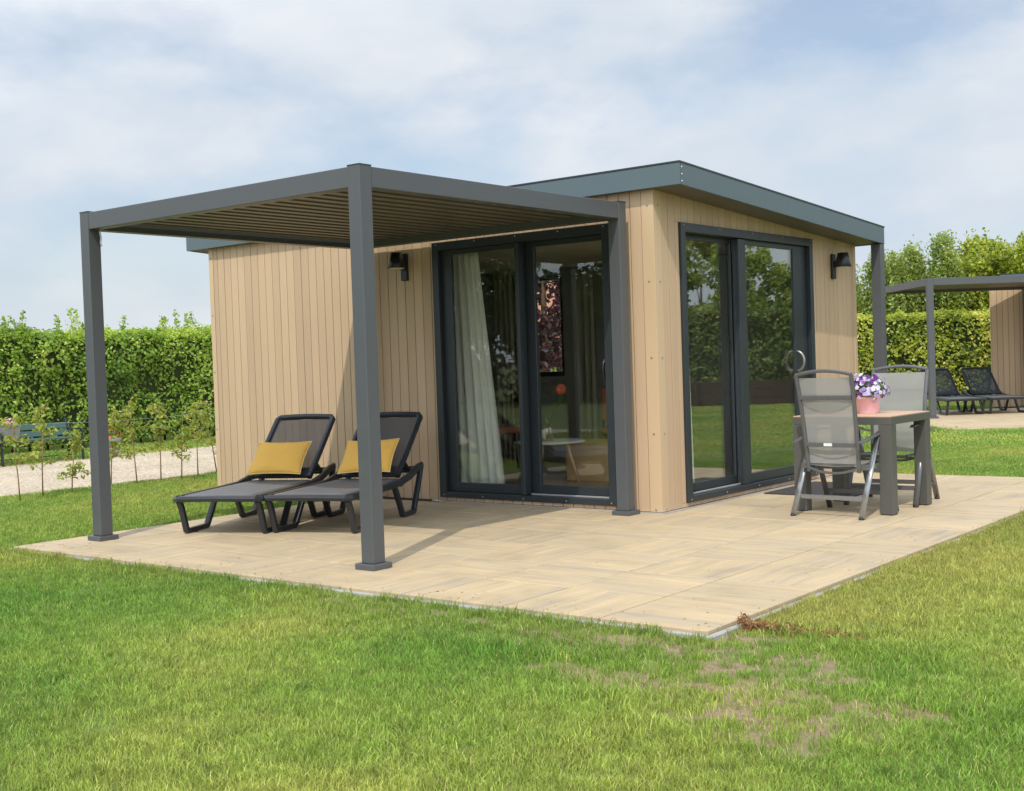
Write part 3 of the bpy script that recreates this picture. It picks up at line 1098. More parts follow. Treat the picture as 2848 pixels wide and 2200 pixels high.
    for k in range(3):
        mb = MB().lathe([(0.008, 0), (0.008, .003), (.004, .006), (0, .0065)], 8, cap=False)
        o = mb.build('screw', M['alu'], rf, loc=rz(ox1 + .002, oy0 + .03, HS + .025 + .055 * k))
        o.rotation_euler = (0, math.pi / 2, 0)
    # post under the far roof corner
    px = MB().box((.197, 3.900, .036), (.300, 4.003, HS + slope(.3, 4.0) - .001)).build('corner_post', M['pergola'], c, .003)
    MB().box((.167, 3.870, 0), (.330, 4.033, .0355)).build('base_plate', M['pergola'], px, .003)

    # ---- sliding doors.  local frame: u along wall, v outwards, z up
    def door(axis, rect, glassL, stile, glassR, front_left, handle_u):
        u0, u1, z0, z1 = rect
        def B(mb, ua, ub, va, vb, za, zb):
            if axis == 'x':
                return mb.box((ua, -va, za), (ub, -vb, zb))
            return mb.box((va, ua, za), (vb, ub, zb))
        tw = .072
        fr = MB()
        B(fr, u0, u0 + tw, -.02, .022, z0, z1)
        B(fr, u1 - tw, u1, -.02, .022, z0, z1)
        B(fr, u0 + tw, u1 - tw, -.02, .022, z1 - tw, z1)
        B(fr, u0 + tw, u1 - tw, -.02, .022, z0, z0 + .05)
        d = fr.build('sliding_door', M['anthracite'], c, .002)
        # reveal box
        rv = MB()
        B(rv, u0 + tw - .012, u0 + tw + .001, -.155, -.0205, z0 + .05, z1 - tw)
        B(rv, u1 - tw - .001, u1 - tw + .012, -.155, -.0205, z0 + .05, z1 - tw)
        B(rv, u0 + tw, u1 - tw, -.155, -.0205, z1 - tw - .001, z1 - tw + .012)
        B(rv, u0 + tw, u1 - tw, -.155, -.0205, z0 + .03, z0 + .052)
        rv.build('reveal', M['anthracite'], d)
        vf, vb = (-.022, -.062), (-.080, -.120)      # front / rear track
        iu0, iu1 = u0 + tw, u1 - tw
        zb_, zt_ = z0 + .055, z1 - tw - .002
        def panel(ua, ub, ga, gb, v, gz0, gz1):
            m_ = MB()
            B(m_, ua, ga, v[0], v[1], zb_, zt_)
            B(m_, gb, ub, v[0], v[1], zb_, zt_)
            B(m_, ga, gb, v[0], v[1], zb_, gz0)
            B(m_, ga, gb, v[0], v[1], gz1, zt_)
            p = m_.build('panel_frame', M['anthracite'], d, .003)
            g = MB()
            vm = (v[0] + v[1]) / 2
            B(g, ga - .004, gb + .004, vm - .006, vm + .006, gz0 - .004, gz1 + .004)
            g.build('pane', M['glass'], d)
            return p
        vL, vR = (vf, vb) if front_left else (vb, vf)
        panel(iu0 + .002, stile[1] if front_left else stile[0] + .03, glassL[0], glassL[1], vL, z0 + .135, zt_ - .045)
        panel(stile[1] - .03 if front_left else stile[0], iu1 - .002, glassR[0], glassR[1], vR, z0 + .135, zt_ - .045)
        # pull stile standing proud
        m_ = MB()
        if front_left:
            B(m_, stile[1] - .032, stile[1] + .004, -.0215, .040, z0 + .06, zt_ - .004)
        else:
            B(m_, stile[0] - .004, stile[0] + .13, -.0215, .004, z0 + .052, zt_ - .004)
        m_.build('interlock_stile', M['anthracite'], d, .003)
        # light track
        tr = MB()
        ta, tb = (stile[1] + .01, iu1 - .01) if front_left else (iu0 + .01, stile[0] - .005)
        B(tr, ta, tb, -.055, -.035, z0 + .0525, z0 + .066)
        tr.build('track', M['alu'], d, .002)
        # screws along the outer trim
        for k in range(5):
            for zz in (z1 - .02, z0 + .022):
                uu = u0 + .05 + (u1 - u0 - .1) * k / 4
                mb = MB().lathe([(0.008, 0), (0.008, .002), (.004, .004), (0, .0045)], 8, cap=False)
                o = mb.build('screw', M['bolt'], d)
                if axis == 'x':
                    o.location = (uu, -.022, zz)
                    o.rotation_euler = (math.pi / 2, 0, 0)
                else:
                    o.location = (.022, uu, zz)
                    o.rotation_euler = (0, math.pi / 2, 0)
        # half-moon pull handle
        vh = .0 + (vR[0] if True else 0)
        pth = []
        for k in range(13):
            a = math.pi * k / 12
            dv = .075 * math.sin(a)
            z = 1.17 + .095 * math.cos(a)
            pth.append((handle_u, -(vh + dv), z) if axis == 'x' else (vh + dv, handle_u, z))
        MB().tube(pth, .013, 8).build('handle', M['lamp'] if axis == 'x' else M['bolt'], d)  # side handle paler: its bright reflection is put into the colour
        return d
    a = door('x', D1, (-2.165, -1.425), (-1.425, -1.355), (-1.268, -.560), True, -.530)
    a['label'] = 'front sliding door under the pergola with curtain behind'
    b = door('y', D2, (.520, 1.400), (1.400, 1.57), (1.575, 2.540), False, 2.565)
    b['label'] = 'side sliding door reflecting lawn and hedge'
    return c
CABIN = cabin()

# ------------------------------------------------------------------ pergola
def pergola(name, label, loc, rotz, flip=False, group='louvred pergolas on the patios', wallside=False):
    """front right outer corner at local origin; extends -x (3 m) and +y (2.97 m)"""
    g = thing(name, label, 'pergola', loc, rotz, group)
    s, HP, HB = .1054, 2.497, 2.3618
    LX, LY = 2.9985, 2.972
    X = lambda v: v
    for cx, cy in ((-s, 0), (-LX, 0), (-s, LY - s), (-LX, LY - s)):
        p = MB().box((cx, cy, .036), (cx + s, cy + s, HP)).build('post', M['pergola'], g, .004)
        MB().box((cx - .03, cy - .03, 0), (cx + s + .03, cy + s + .03, .0355)).build('base_plate', M['pergola'], p, .003)
        MB().box((cx - .0015, cy - .0015, HP - .006), (cx + s + .0015, cy + s + .0015, HP + .003)).build('post_cap', M['anthracite'], p, .001)
    i = .004
    MB().box((-LX + s + .001, i, HB), (-s - .001, s - i, HP - .008)).build('beam', M['pergola'], g, .003)
    MB().box((-LX + s + .001, LY - s + i, HB), (-s - .001, LY - i, HP - .008)).build('beam', M['pergola'], g, .003)
    MB().box((-s + i, s + .001, HB), (-i, LY - s - .001, HP - .008)).build('beam', M['pergola'], g, .003)
    MB().box((-LX + i, s + .001, HB), (-LX + s - i, LY - s - .001, HP - .008)).build('beam', M['pergola'], g, .003)
    # louvre slats along y
    n = 18
    x0, x1 = -LX + s, -s
    pw = (x1 - x0) / n
    me = None
    for k in range(n):
        if me is None:
            a = pw
            sec = [(.013, -.004), (a - .013, -.012), (a - .011, .026), (a + .0128, .030), (a + .0128, .036), (.0135, .036)]
            mb = MB()
            y0_, y1_ = s + .004, LY - s - .004
            vs = [(p[0], y0_, p[1]) for p in sec] + [(p[0], y1_, p[1]) for p in sec]
            m_ = len(sec)
            fs = [(q, (q + 1) % m_, m_ + (q + 1) % m_, m_ + q) for q in range(m_)] + [tuple(range(m_))[::-1], tuple(range(m_, 2 * m_))]
            mb.add(vs, fs)
            me = mb.mesh('louvre_slat', M['slat'])
        link('louvre_slat', me, g, (x0 + pw * k, 0, 2.425))
    return g
PG = pergola('pergola', 'grey louvred pergola over the two loungers with yellow cushions', (-.190, -3.0745, 0), 0)
# small white cable loop near the left front post
mb = MB().tube([(-3.05, -3.00, 2.355), (-3.045, -2.99, 2.30), (-3.055, -2.99, 2.26), (-3.05, -2.985, 2.235)], .006, 6)
mb.build('cable_tail', M['white'], None)
o = bpy.data.objects['cable_tail']
tag(o, 'short white cable tail hanging at the top of the left pergola post', 'cable')

# ------------------------------------------------------------------ wall lamps
def wall_lamp(label, loc, rotz):
    g = thing('wall_lamp', label, 'wall lamp', loc, rotz, 'cone wall lamps on the cabin')
    # local: -y outwards
    MB().box((-.038, -.030, -.125), (.038, 0, .125)).build('back_plate', M['lamp'], g, .006, 2)
    sh = MB().lathe([(.048, .085), (.052, .085), (.082, -.055), (.080, -.058), (.074, -.050)], 28, cap=False)
    sh.lathe([(.0, .0855), (.049, .0855)], 28, cap=False)
    MB().box((-.02, -.07, .0), (.02, -.029, .05)).build('arm', M['lamp'], g)
    o = sh.build('lamp_shade', M['lamp'], g, loc=(0, -.118, .045))
    MB().lathe([(.0, -.072), (.04, -.069), (.066, -.062), (.078, -.052)], 28, cap=False).build('diffuser', M['lens'], o)
    return g
wall_lamp('black cone wall lamp on the planks left of the front sliding door', (-2.700, -.001, 2.165), 0)
wall_lamp('black cone wall lamp on the planks right of the side sliding door', (.001, 3.375, 2.105), math.pi / 2)

# ------------------------------------------------------------------ doormat, cable
MB().box((.10, 1.56, .001), (.92, 2.62, .013)).build('doormat', M['mat'], None, .004)
tag(bpy.data.objects['doormat'], 'dark brown doormat on the tiles by the side sliding door', 'doormat')
mb = MB().tube([(-5.2, -.05, .012), (-4.2, -.035, .012), (-3.2, -.045, .012), (-2.42, -.05, .012)], .010, 7)
o = mb.build('garden_hose', M['cable'])
tag(o, 'black cable lying along the foot of the cabin front wall', 'cable')
MB().tube([(-2.42, -.05, .012), (-2.30, -.065, .012)], .011, 7).build('metal_tip', M['alu'], o)

# ------------------------------------------------------------------ sun loungers
def lounger_parts(g, simple=False):
    XW = .335
    def Pth(pts, x):
        return [(x, y, z) for y, z in pts]
    fr = MB()
    for s_ in (-1, 1):
        x = s_ * XW
        fr.bar(Pth([(-.01, .281), (.30, .283), (.62, .283), (1.0, .290), (1.22, .325), (1.42, .385), (1.50, .395)], x), .042, .058, rnd=.014)
    # foot end cross piece, rounded over
    fr.sweep([(-XW - .018, .02, .280), (-XW + .02, -.012, .284), (0, -.022, .288), (XW - .02, -.012, .284), (XW + .018, .02, .280)],
             [(-.04, -.020), (-.03, .014), (0, .022), (.03, .018), (.045, -.0), (.03, -.024), (-.03, -.028)], up=(0, 0, 1))
    for y, z in ((.60, .272), (1.05, .275), (1.46, .375)):
        fr.box((-XW, y - .02, z - .02), (XW, y + .02, z + .014))
    fr.build('frame', M['lounge'], g, .0)
    for s_ in (-1, 1):
        x = s_ * (XW - .004)
        m1 = MB().bar(Pth([(.0, .262), (.035, .20), (.095, .028), (.120, .018), (.40, .018), (.43, .028), (.54, .17), (.60, .262)], x), .044, .044, up=(1, 0, 0), rnd=.010)
        m1.build('leg', M['lounge'], g)
        m2 = MB().bar(Pth([(.90, .27), (1.00, .11), (1.045, .030), (1.075, .018), (1.27, .018), (1.30, .030), (1.455, .30), (1.49, .378)], x), .044, .044, up=(1, 0, 0), rnd=.010)
        m2.build('leg', M['lounge'], g)
    # sling seat
    nx, ny = 10, 18
    vs, fs = [], []
    for j in range(ny + 1):
        y = -.018 + 1.15 * j / ny
        for i in range(nx + 1):
            u = -1 + 2 * i / nx
            z = .314 - .012 * (1 - u * u) * math.sin(math.pi * min(1, j / ny)) - (.016 if j == 0 else 0)
            if abs(u) > .99:
                z -= .008
            vs.append((u * .302, y, z))
    n1_ = nx + 1
    for j in range(ny):
        for i in range(nx):
            fs.append((j * n1_ + i, j * n1_ + i + 1, (j + 1) * n1_ + i + 1, (j + 1) * n1_ + i))
    o = len(vs)
    vs2 = vs + [(a, b, c - .010) for a, b, c in vs]
    f2 = [tuple(q + o for q in f[::-1]) for f in fs]
    ed = []
    for i in range(nx):
        ed.append((i, i + 1, o + i + 1, o + i)); k = ny * n1_ + i
        ed.append((k + 1, k, o + k, o + k + 1))
    for j in range(ny):
        k = j * n1_
        ed.append((k + n1_, k, o + k, o + k + n1_)); k2 = k + nx
        ed.append((k2, k2 + n1_, o + k2 + n1_, o + k2))
    s = MB().add(vs2, fs + f2 + ed, True)
    s.build('seat', M['sling'], g)
    # backrest
    h0 = V((0, 1.13, .335)); h1 = V((0, 1.71, .818))
    ax = (h1 - h0)
    nrm = V((0, -ax.z, ax.y)).normalized()
    def bp(x, t_, n_=0.0):
        p = h0 + ax * t_ + nrm * n_
        return (x, p.y, p.z)
    bf = MB()
    wv = .262
    bf.bar([bp(-wv, 0), bp(-wv - .004, .5), bp(-wv - .004, .96), bp(-wv + .02, 1.0), bp(-.12, 1.012), bp(0, 1.016), bp(.12, 1.012), bp(wv - .02, 1.0), bp(wv + .004, .96), bp(wv + .004, .5), bp(wv, 0)],
           .044, .044, up=nrm, rnd=.012)
    bf.bar([bp(-wv, .02), bp(wv, .02)], .034, .03, up=nrm, rnd=.008)
    b = bf.build('backrest', M['lounge'], g)
    vs, fs = [], []
    for j in range(9):
        for i in range(7):
            u = -1 + 2 * i / 6
            vs.append(bp(u * (wv - .01), .03 + .93 * j / 8, .010 - .010 * (1 - u * u)))
    for j in range(8):
        for i in range(6):
            fs.append((j * 7 + i, j * 7 + i + 1, j * 7 + i + 8, j * 7 + i + 7))
    MB().add(vs, fs, True).build('back_mesh', M['backmesh'], b)
    pr_ = MB()
    for s_ in (-1, 1):
        pr_.bar([(s_ * .245, 1.30, .46), (s_ * .275, 1.36, .36), (s_ * .30, 1.44, .385)], .016, .03, up=(1, 0, 0))
    pr_.bar([(-.275, 1.36, .352), (.275, 1.36, .352)], .024, .02)
    pr_.build('backrest_prop', M['lounge'], g)

def cushion(label, loc, rotz, tilt, w_=.50, h_=.37, th=.105, roll_=0.0):
    n = 22
    top, fs = [], []
    def pt(i, j, sgn):
        u, v = -1 + 2 * i / n, -1 + 2 * j / n
        e = max(0.0, (1 - abs(u) ** 2.3)) ** .55 * max(0.0, (1 - abs(v) ** 2.3)) ** .55
        pin = 1 - .055 * (1 - abs(v) ** 2) * abs(u) ** 3
        pin2 = 1 - .075 * (1 - abs(u) ** 2) * abs(v) ** 3
        z = sgn * (th / 2) * e
        wr = (.008 * mnoise.noise(V((u * 2.6 + 5 * sgn, v * 2.2, rotz * 9))) + .004 * mnoise.noise(V((u * 7 + v * 3, v * 5, rotz * 20)))) * (1 if abs(u) < .999 and abs(v) < .999 else 0)
        return (u * w_ / 2 * pin, v * h_ / 2 * pin2, z + wr * sgn * (e + .1))
    mb = MB()
    for sgn in (1, -1):
        vs = [pt(i, j, sgn) for j in range(n + 1) for i in range(n + 1)]
        f = [(j * (n + 1) + i, j * (n + 1) + i + 1, (j + 1) * (n + 1) + i + 1, (j + 1) * (n + 1) + i) for j in range(n) for i in range(n)]
        mb.add(vs, f if sgn > 0 else [q[::-1] for q in f], True)
    me = mb.mesh('cushion', M['yellow'])
    bm = bmesh.new(); bm.from_mesh(me)
    bmesh.ops.remove_doubles(bm, verts=bm.verts, dist=1e-5)
    bmesh.ops.recalc_face_normals(bm, faces=bm.faces)
    bm.to_mesh(me); bm.free()
    for p in me.polygons:
        p.use_smooth = True
    o = link('cushion', me, None, loc)
    o.rotation_euler = (Matrix.Rotation(rotz, 3, 'Z') @ Matrix.Rotation(tilt, 3, 'X') @ Matrix.Rotation(roll_, 3, 'Z')).to_euler()
    ring = []
    for i in range(n): ring.append(pt(i, 0, 0))
    for j in range(n): ring.append(pt(n, j, 0))
    for i in range(n, 0, -1): ring.append(pt(i, n, 0))
    for j in range(n, 0, -1): ring.append(pt(0, j, 0))
    MB().tube(ring, .0045, 6, closed=True).build('piping', M['piping'], o)
    tag(o, label, 'cushion', 'yellow cushions on the loungers')
    return o

def at_lounger(o, x, y, z):
    c, s = math.cos(o.rotation_euler.z), math.sin(o.rotation_euler.z)
    return (o.location.x + c * x - s * y, o.location.y + s * x + c * y, z)

def place(ox, oy, ang):
    A = V((math.cos(ang), math.sin(ang), 0)); P_ = V((-math.sin(ang), math.cos(ang), 0))
    return V((ox, oy, 0)) - P_ * .11
a1 = math.radians(24.0); a2 = math.radians(21.0)
L1 = thing('sun_lounger', 'black lounger with a yellow cushion, the left one farther from the front post', 'sun lounger', place(-2.50, -2.355, a1), a1, 'sun loungers')
lounger_parts(L1)
L2 = copy_tree(L1)
L2.location = place(-1.838, -2.035, a2)
L2.rotation_euler = (0, 0, a2)
L2['label'] = 'black lounger with a yellow cushion, partly hidden behind the front pergola post'
tl_ = math.radians(39.8)
bt = math.atan2(.483, .58)
cushion('yellow cushion leaning on the left lounger, in full view', at_lounger(L1, -.035, 1.195, .497), a1, bt + math.radians(4), w_=.49, h_=.37)
cushion('yellow cushion leaning on the lounger behind the front post', at_lounger(L2, -.02, 1.195, .500), a2, bt + math.radians(4), w_=.47, h_=.37, roll_=.04)

# ------------------------------------------------------------------ dining table, chairs, flower pot
def table():
    g = thing('garden_table', 'square dark-framed garden table with tan wood-look top on the patio', 'table', (1.275, .978, 0), math.radians(-.5))
    h = .402
    lg = .10
    for sx in (-1, 1):
        for sy in (-1, 1):
            MB().box((sx * h, sy * h, .006), (sx * (h - lg), sy * (h - lg), .684)).build('leg', M['tableframe'], g, .003)
            MB().box((sx * (h - .006), sy * (h - .006), 0), (sx * (h - lg + .006), sy * (h - lg + .006), .0055)).build('foot_cap', M['blackmetal'], g)
    ap = MB()
    t = .045
    for a, b in (((-h, -h, .685), (h, -h + t, .742)), ((-h, h - t, .685), (h, h, .742)), ((-h, -h + t, .685), (-h + t, h - t, .742)), ((h - t, -h + t, .685), (h, h - t, .742))):
        ap.box(a, b)
    ap.build('apron', M['tableframe'], g, .002)
    n = 8
    me = None
    w_ = (2 * h - 2 * t) / n
    MB().box((-h + t + .001, -h + t + .001, .70), (h - t - .001, h - t - .001, .722)).build('top_support', M['tableframe'], g)
    tm = MB().box((-(w_ / 2) + .0015, -h + .003, 0), (w_ / 2 - .0015, h - .003, .008)).mesh('top_slat', M['tabletop'], .001)
    wide = (2 * h - .006) / n
    tm = MB().box((-(wide / 2) + .001, -h + .003, 0), (wide / 2 - .001, h - .003, .008)).mesh('top_slat', M['tabletop'], .001)
    for k in range(n):
        link('top_slat', tm, g, (-h + .003 + wide * (k + .5), 0, .7425))
    return g
table()

def garden_chair(label, loc, rotz):
    g = thing('garden_chair', label, 'garden chair', loc, rotz, 'high-backed garden chairs at the table')
    A = M['alum_dark']
    # back frame curve: (y, z)
    bc = [(-.165, .335), (-.180, .45), (-.205, .62), (-.235, .80), (-.270, .97), (-.300, 1.075)]
    def w_at(z):
        return .207 + .018 * (z - .35) / .7
    bf = MB()
    for s_ in (-1, 1):
        bf.bar([(s_ * w_at(z), y, z) for y, z in bc], .030, .024, up=(0, -1, .25), rnd=.008)
    # top bow
    bow = []
    for k in range(11):
        u = -1 + 2 * k / 10
        bow.append((u * .230, -.300 - .006 * (1 - u * u), 1.078 + .030 * (1 - u * u)))
    bf.bar(bow, .026, .026, up=(0, -.3, 1), rnd=.008)
    back = bf.build('backrest', A, g)
    for a_, b_ in (((-.21, -.270, .905), (.21, -.270, .905)), ((-.20, -.218, .545), (.20, -.218, .545))):
        MB().bar([a_, b_], .010, .034, up=(0, -.15, 1), rnd=.004).build('crossbar', A, back)
    MB().box((-.048, -.2265, .535), (.020, -.2235, .558)).build('label', M['tag'], back)
    # fabric back, slightly hollow
    vs, fs = [], []
    zs = [.40 + (1.055 - .40) * j / 14 for j in range(15)]
    def yb(z):
        for (y0, z0), (y1, z1) in zip(bc, bc[1:]):
            if z <= z1:
                return y0 + (y1 - y0) * (z - z0) / (z1 - z0)
        return bc[-1][0]
    for z in zs:
        for i in range(9):
            u = -1 + 2 * i / 8
            vs.append((u * w_at(z), yb(z) + .006 + .0 * (1 - u * u) + .012 * (1 - u * u) * math.sin((z - .4) * 9.0), z))
    for j in range(14):
        for i in range(8):
            fs.append((j * 9 + i, j * 9 + i + 1, j * 9 + i + 10, j * 9 + i + 9))
    MB().add(vs, fs, True).build('back_fabric', M['textilene'], back)
    # curved stiffeners in front of the fabric, seen through it
    for zc, dz in ((.880, -.075), (.505, -.055)):
        arc = MB()
        n_ = 14
        vs_ = []
        for u in range(-n_, n_ + 1):
            q = (u / n_) ** 2
            for zz in (zc - .004, zc + dz * (1 - q) - .008):
                vs_.append((u / n_ * w_at(zz) * .97, yb(zz) - .002 + .010 * (1 - q) * math.sin((zz - .4) * 9.0), zz))
        arc.add(vs_, [(2 * i, 2 * i + 1, 2 * i + 3, 2 * i + 2) for i in range(2 * n_)], True)
        arc.build('back_band', M['textilene'], back)
    # seat
    sf = MB()
    for s_ in (-1, 1):
        sf.bar([(s_ * .218, -.175, .375), (s_ * .222, .0, .392), (s_ * .222, .20, .408), (s_ * .205, .255, .400)], .026, .022, rnd=.006)
    sf.bar([(-.20, .262, .396), (.20, .262, .396)], .024, .022, rnd=.006)
    sf.bar([(u / 8 * .215, -.178, .372 - .045 * (1 - (u / 8) ** 2)) for u in range(-8, 9)], .014, .018)
    sf.box((-.16, -.10, .352), (.16, -.06, .368))
    seat = sf.build('seat_frame', A, g)
    vs, fs = [], []
    for j in range(9):
        y = -.165 + .425 * j / 8
        for i in range(9):
            u = -1 + 2 * i / 8
            vs.append((u * .215, y, .388 + .022 * j / 8 - .014 * (1 - u * u)))
    for j in range(8):
        for i in range(8):
            fs.append((j * 9 + i, j * 9 + i + 1, j * 9 + i + 10, j * 9 + i + 9))
    MB().add(vs, fs, True).build('seat_fabric', M['textilene'], seat)
    # arms, legs
    for s_ in (-1, 1):
        ar = MB().bar([(s_ * .262, -.275, .566), (s_ * .272, -.18, .582), (s_ * .275, .0, .612), (s_ * .272, .14, .640), (s_ * .265, .235, .642), (s_ * .262, .27, .634)], .046, .015, rnd=.005)
        ar.build('armrest', A, g)
        r = [(.024 * math.cos(t), .0125 * math.sin(t)) for t in [2 * math.pi * k / 12 for k in range(12)]]
        MB().sweep([(s_ * .280, -.300, .010), (s_ * .272, .01, .592)], [(b, a) for a, b in r], up=(1, 0, 0), smooth=True).build('leg', M['alum_lit'], g)
        MB().sweep([(s_ * .280, .300, .010), (s_ * .272, .03, .592)], [(b, a) for a, b in r], up=(1, 0, 0), smooth=True).build('leg', M['alum_dark'], g)
        ft = MB()
        for y in (-.303, .303):
            ft.lathe([(.020, 0), (.020, .014)], 12, c=(s_ * .280, y, 0))
        ft.build('foot_cap', M['blackmetal'], g)
        MB().box((s_ * .225 - .006, -.17, .355), (s_ * .225 + .045 * s_, -.13, .395)).build('hinge', A, g)
    cr = MB()
    cr.bar([(-.275, -.222, .145), (.275, -.222, .145)], .012, .036, rnd=.004)
    cr.build('stretcher', M['alum_lit'], g)
    cr = MB()
    cr.bar([(-.275, .236, .145), (.275, .236, .145)], .012, .036, rnd=.004)
    cr.build('stretcher', A, g)
    return g
G1 = garden_chair('high-backed grey mesh chair nearest the camera, seen from behind', (1.290, .575, 0), math.radians(-3.0))
G2 = copy_tree(G1)
G2.location = (1.335, 1.415, 0)
G2.rotation_euler = (0, 0, math.pi + math.radians(4))
G2['label'] = 'high-backed grey mesh chair facing the camera from across the table'

def flower_pot():
    X, Y, Z = 1.31, 1.03, .7506
    g = thing('flower_pot', 'pink enamel bucket of purple and lilac violas on the garden table', 'flower pot', (X, Y, Z))
    MB().lathe([(.0, 0), (.078, 0), (.080, .003), (.098, .120), (.103, .122), (.104, .127), (.099, .128), (.094, .122), (.090, .10), (0, .10)], 32, cap=False).build('bucket', M['pink'], g)
    ears = MB()
    for s_ in (-1, 1):
        ears.tube([(s_ * .070, -.075, .095), (s_ * .085, -.095, .112), (s_ * .10, -.088, .130), (s_ * .102, -.060, .133), (s_ * .090, -.045, .118)], .006, 6)
    ears.build('handle', M['pink'], g)
    rs = np.random.default_rng(5)
    def dome(n, r0, r1, rz, cz, up=0.0):
        d = rs.normal(size=(n, 3))
        d[:, 2] = np.abs(d[:, 2]) * .9 - .25
        d /= np.linalg.norm(d, axis=1)[:, None]
        r = rs.uniform(r0, r1, n)[:, None]
        P = d * r
        P[:, 2] = P[:, 2] * rz + cz
        lump = 1 + .12 * np.sin(d[:, 0] * 9 + 1) * np.cos(d[:, 1] * 8)
        P[:, :2] *= lump[:, None]
        return P, d
    P, d = dome(900, .05, .155, .85, .165)
    link('foliage', leaf_mesh('foliage', M['potleaf'], P, rs.uniform(.018, .032, len(P)), d, .4, rs=rs), g)
    def blooms(n, name, m, size):
        P, d = dome(n, .135, .178, .92, .17)
        Q, D, sz, rn = [], [], [], []
        for p, q in zip(P, d):
            t = V(q).orthogonal().normalized(); b = V(q).cross(t)
            s_ = rs.uniform(*size)
            rv = rs.random()
            for k in range(5):
                a = 2 * math.pi * k / 5 + rv * 6
                o_ = (t * math.cos(a) + b * math.sin(a)) * s_ * .38
                Q.append(np.array(p) + np.array(o_)); D.append(q); sz.append(s_ * .75); rn.append(rv)
        link(name, leaf_mesh(name, m, np.array(Q), np.array(sz), np.array(D), .9, aspect=.95, rnd=np.array(rn), rs=rs), g)
    blooms(120, 'pale_blossom', M['lilac'], (.022, .032))
    blooms(48, 'purple_blossom', M['purple'], (.024, .036))
flower_pot()

# ------------------------------------------------------------------ inside the cabin
def curtain(label, x0, x1, y, z0, z1, folds, m, depth=.035, name='curtain', pinch=0.0):
    n = folds * 10
    vs, fs = [], []
    rows = 16
    for j in range(rows + 1):
        f = j / rows
        z = z0 + (z1 - z0) * f
        for i in range(n + 1):
            u = i / n
            xw = x0 + (x1 - pinch * f - x0) * u
            ph = u * folds * 2 * math.pi + .8 * math.sin(u * 7)
            vs.append((xw, y + depth * (1.1 - .4 * f) * math.sin(ph) + .01 * math.sin(3 * ph + f * 3), z))
    for j in range(rows):
        for i in range(n):
            a = j * (n + 1) + i
            fs.append((a, a + 1, a + n + 2, a + n + 1))
    o = MB().add(vs, fs, True).build(name, m)
    sm = o.modifiers.new('thickness', 'SOLIDIFY')
    sm.thickness = .004
    tag(o, label, 'curtain', 'curtains inside the cabin')
    return o
curtain('pale sage floor-length curtain behind the left pane of the front door', -2.40, -1.86, .30, .07, 2.33, 5, M['curtain'], pinch=.22)
curtain('taupe curtain at the back of the room, seen beside the pale one', -4.02, -3.74, 2.9, .07, 2.33, 4, M['curtain2'])
curtain('brown-grey curtain right of the rear window', -3.42, -3.12, W_ - .30, .07, 2.33, 3, M['curtain2'])
curtain('narrow cream curtain edge at the left of the side door', 0, .0, 0, 0, 1, 1, M['curtain'])
o = [c for c in bpy.data.objects if c.name.startswith('curtain')][-1]
bpy.data.objects.remove(o)
def side_curtain():
    vs, fs = [], []
    n, rows = 24, 10
    for j in range(rows + 1):
        f = j / rows
        for i in range(n + 1):
            u = i / n
            wv = .13 * (1 - .55 * f)
            vs.append((-.235 + .030 * math.sin(u * 25), .45 + (.36 + wv) * u, .07 + 2.26 * f))
    for j in range(rows):
        for i in range(n):
            a = j * (n + 1) + i
            fs.append((a, a + 1, a + n + 2, a + n + 1))
    o = MB().add(vs, fs, True).build('curtain', M['curtain'])
    tag(o, 'narrow cream curtain edge at the left of the side door glass', 'curtain', 'curtains inside the cabin')
side_curtain()

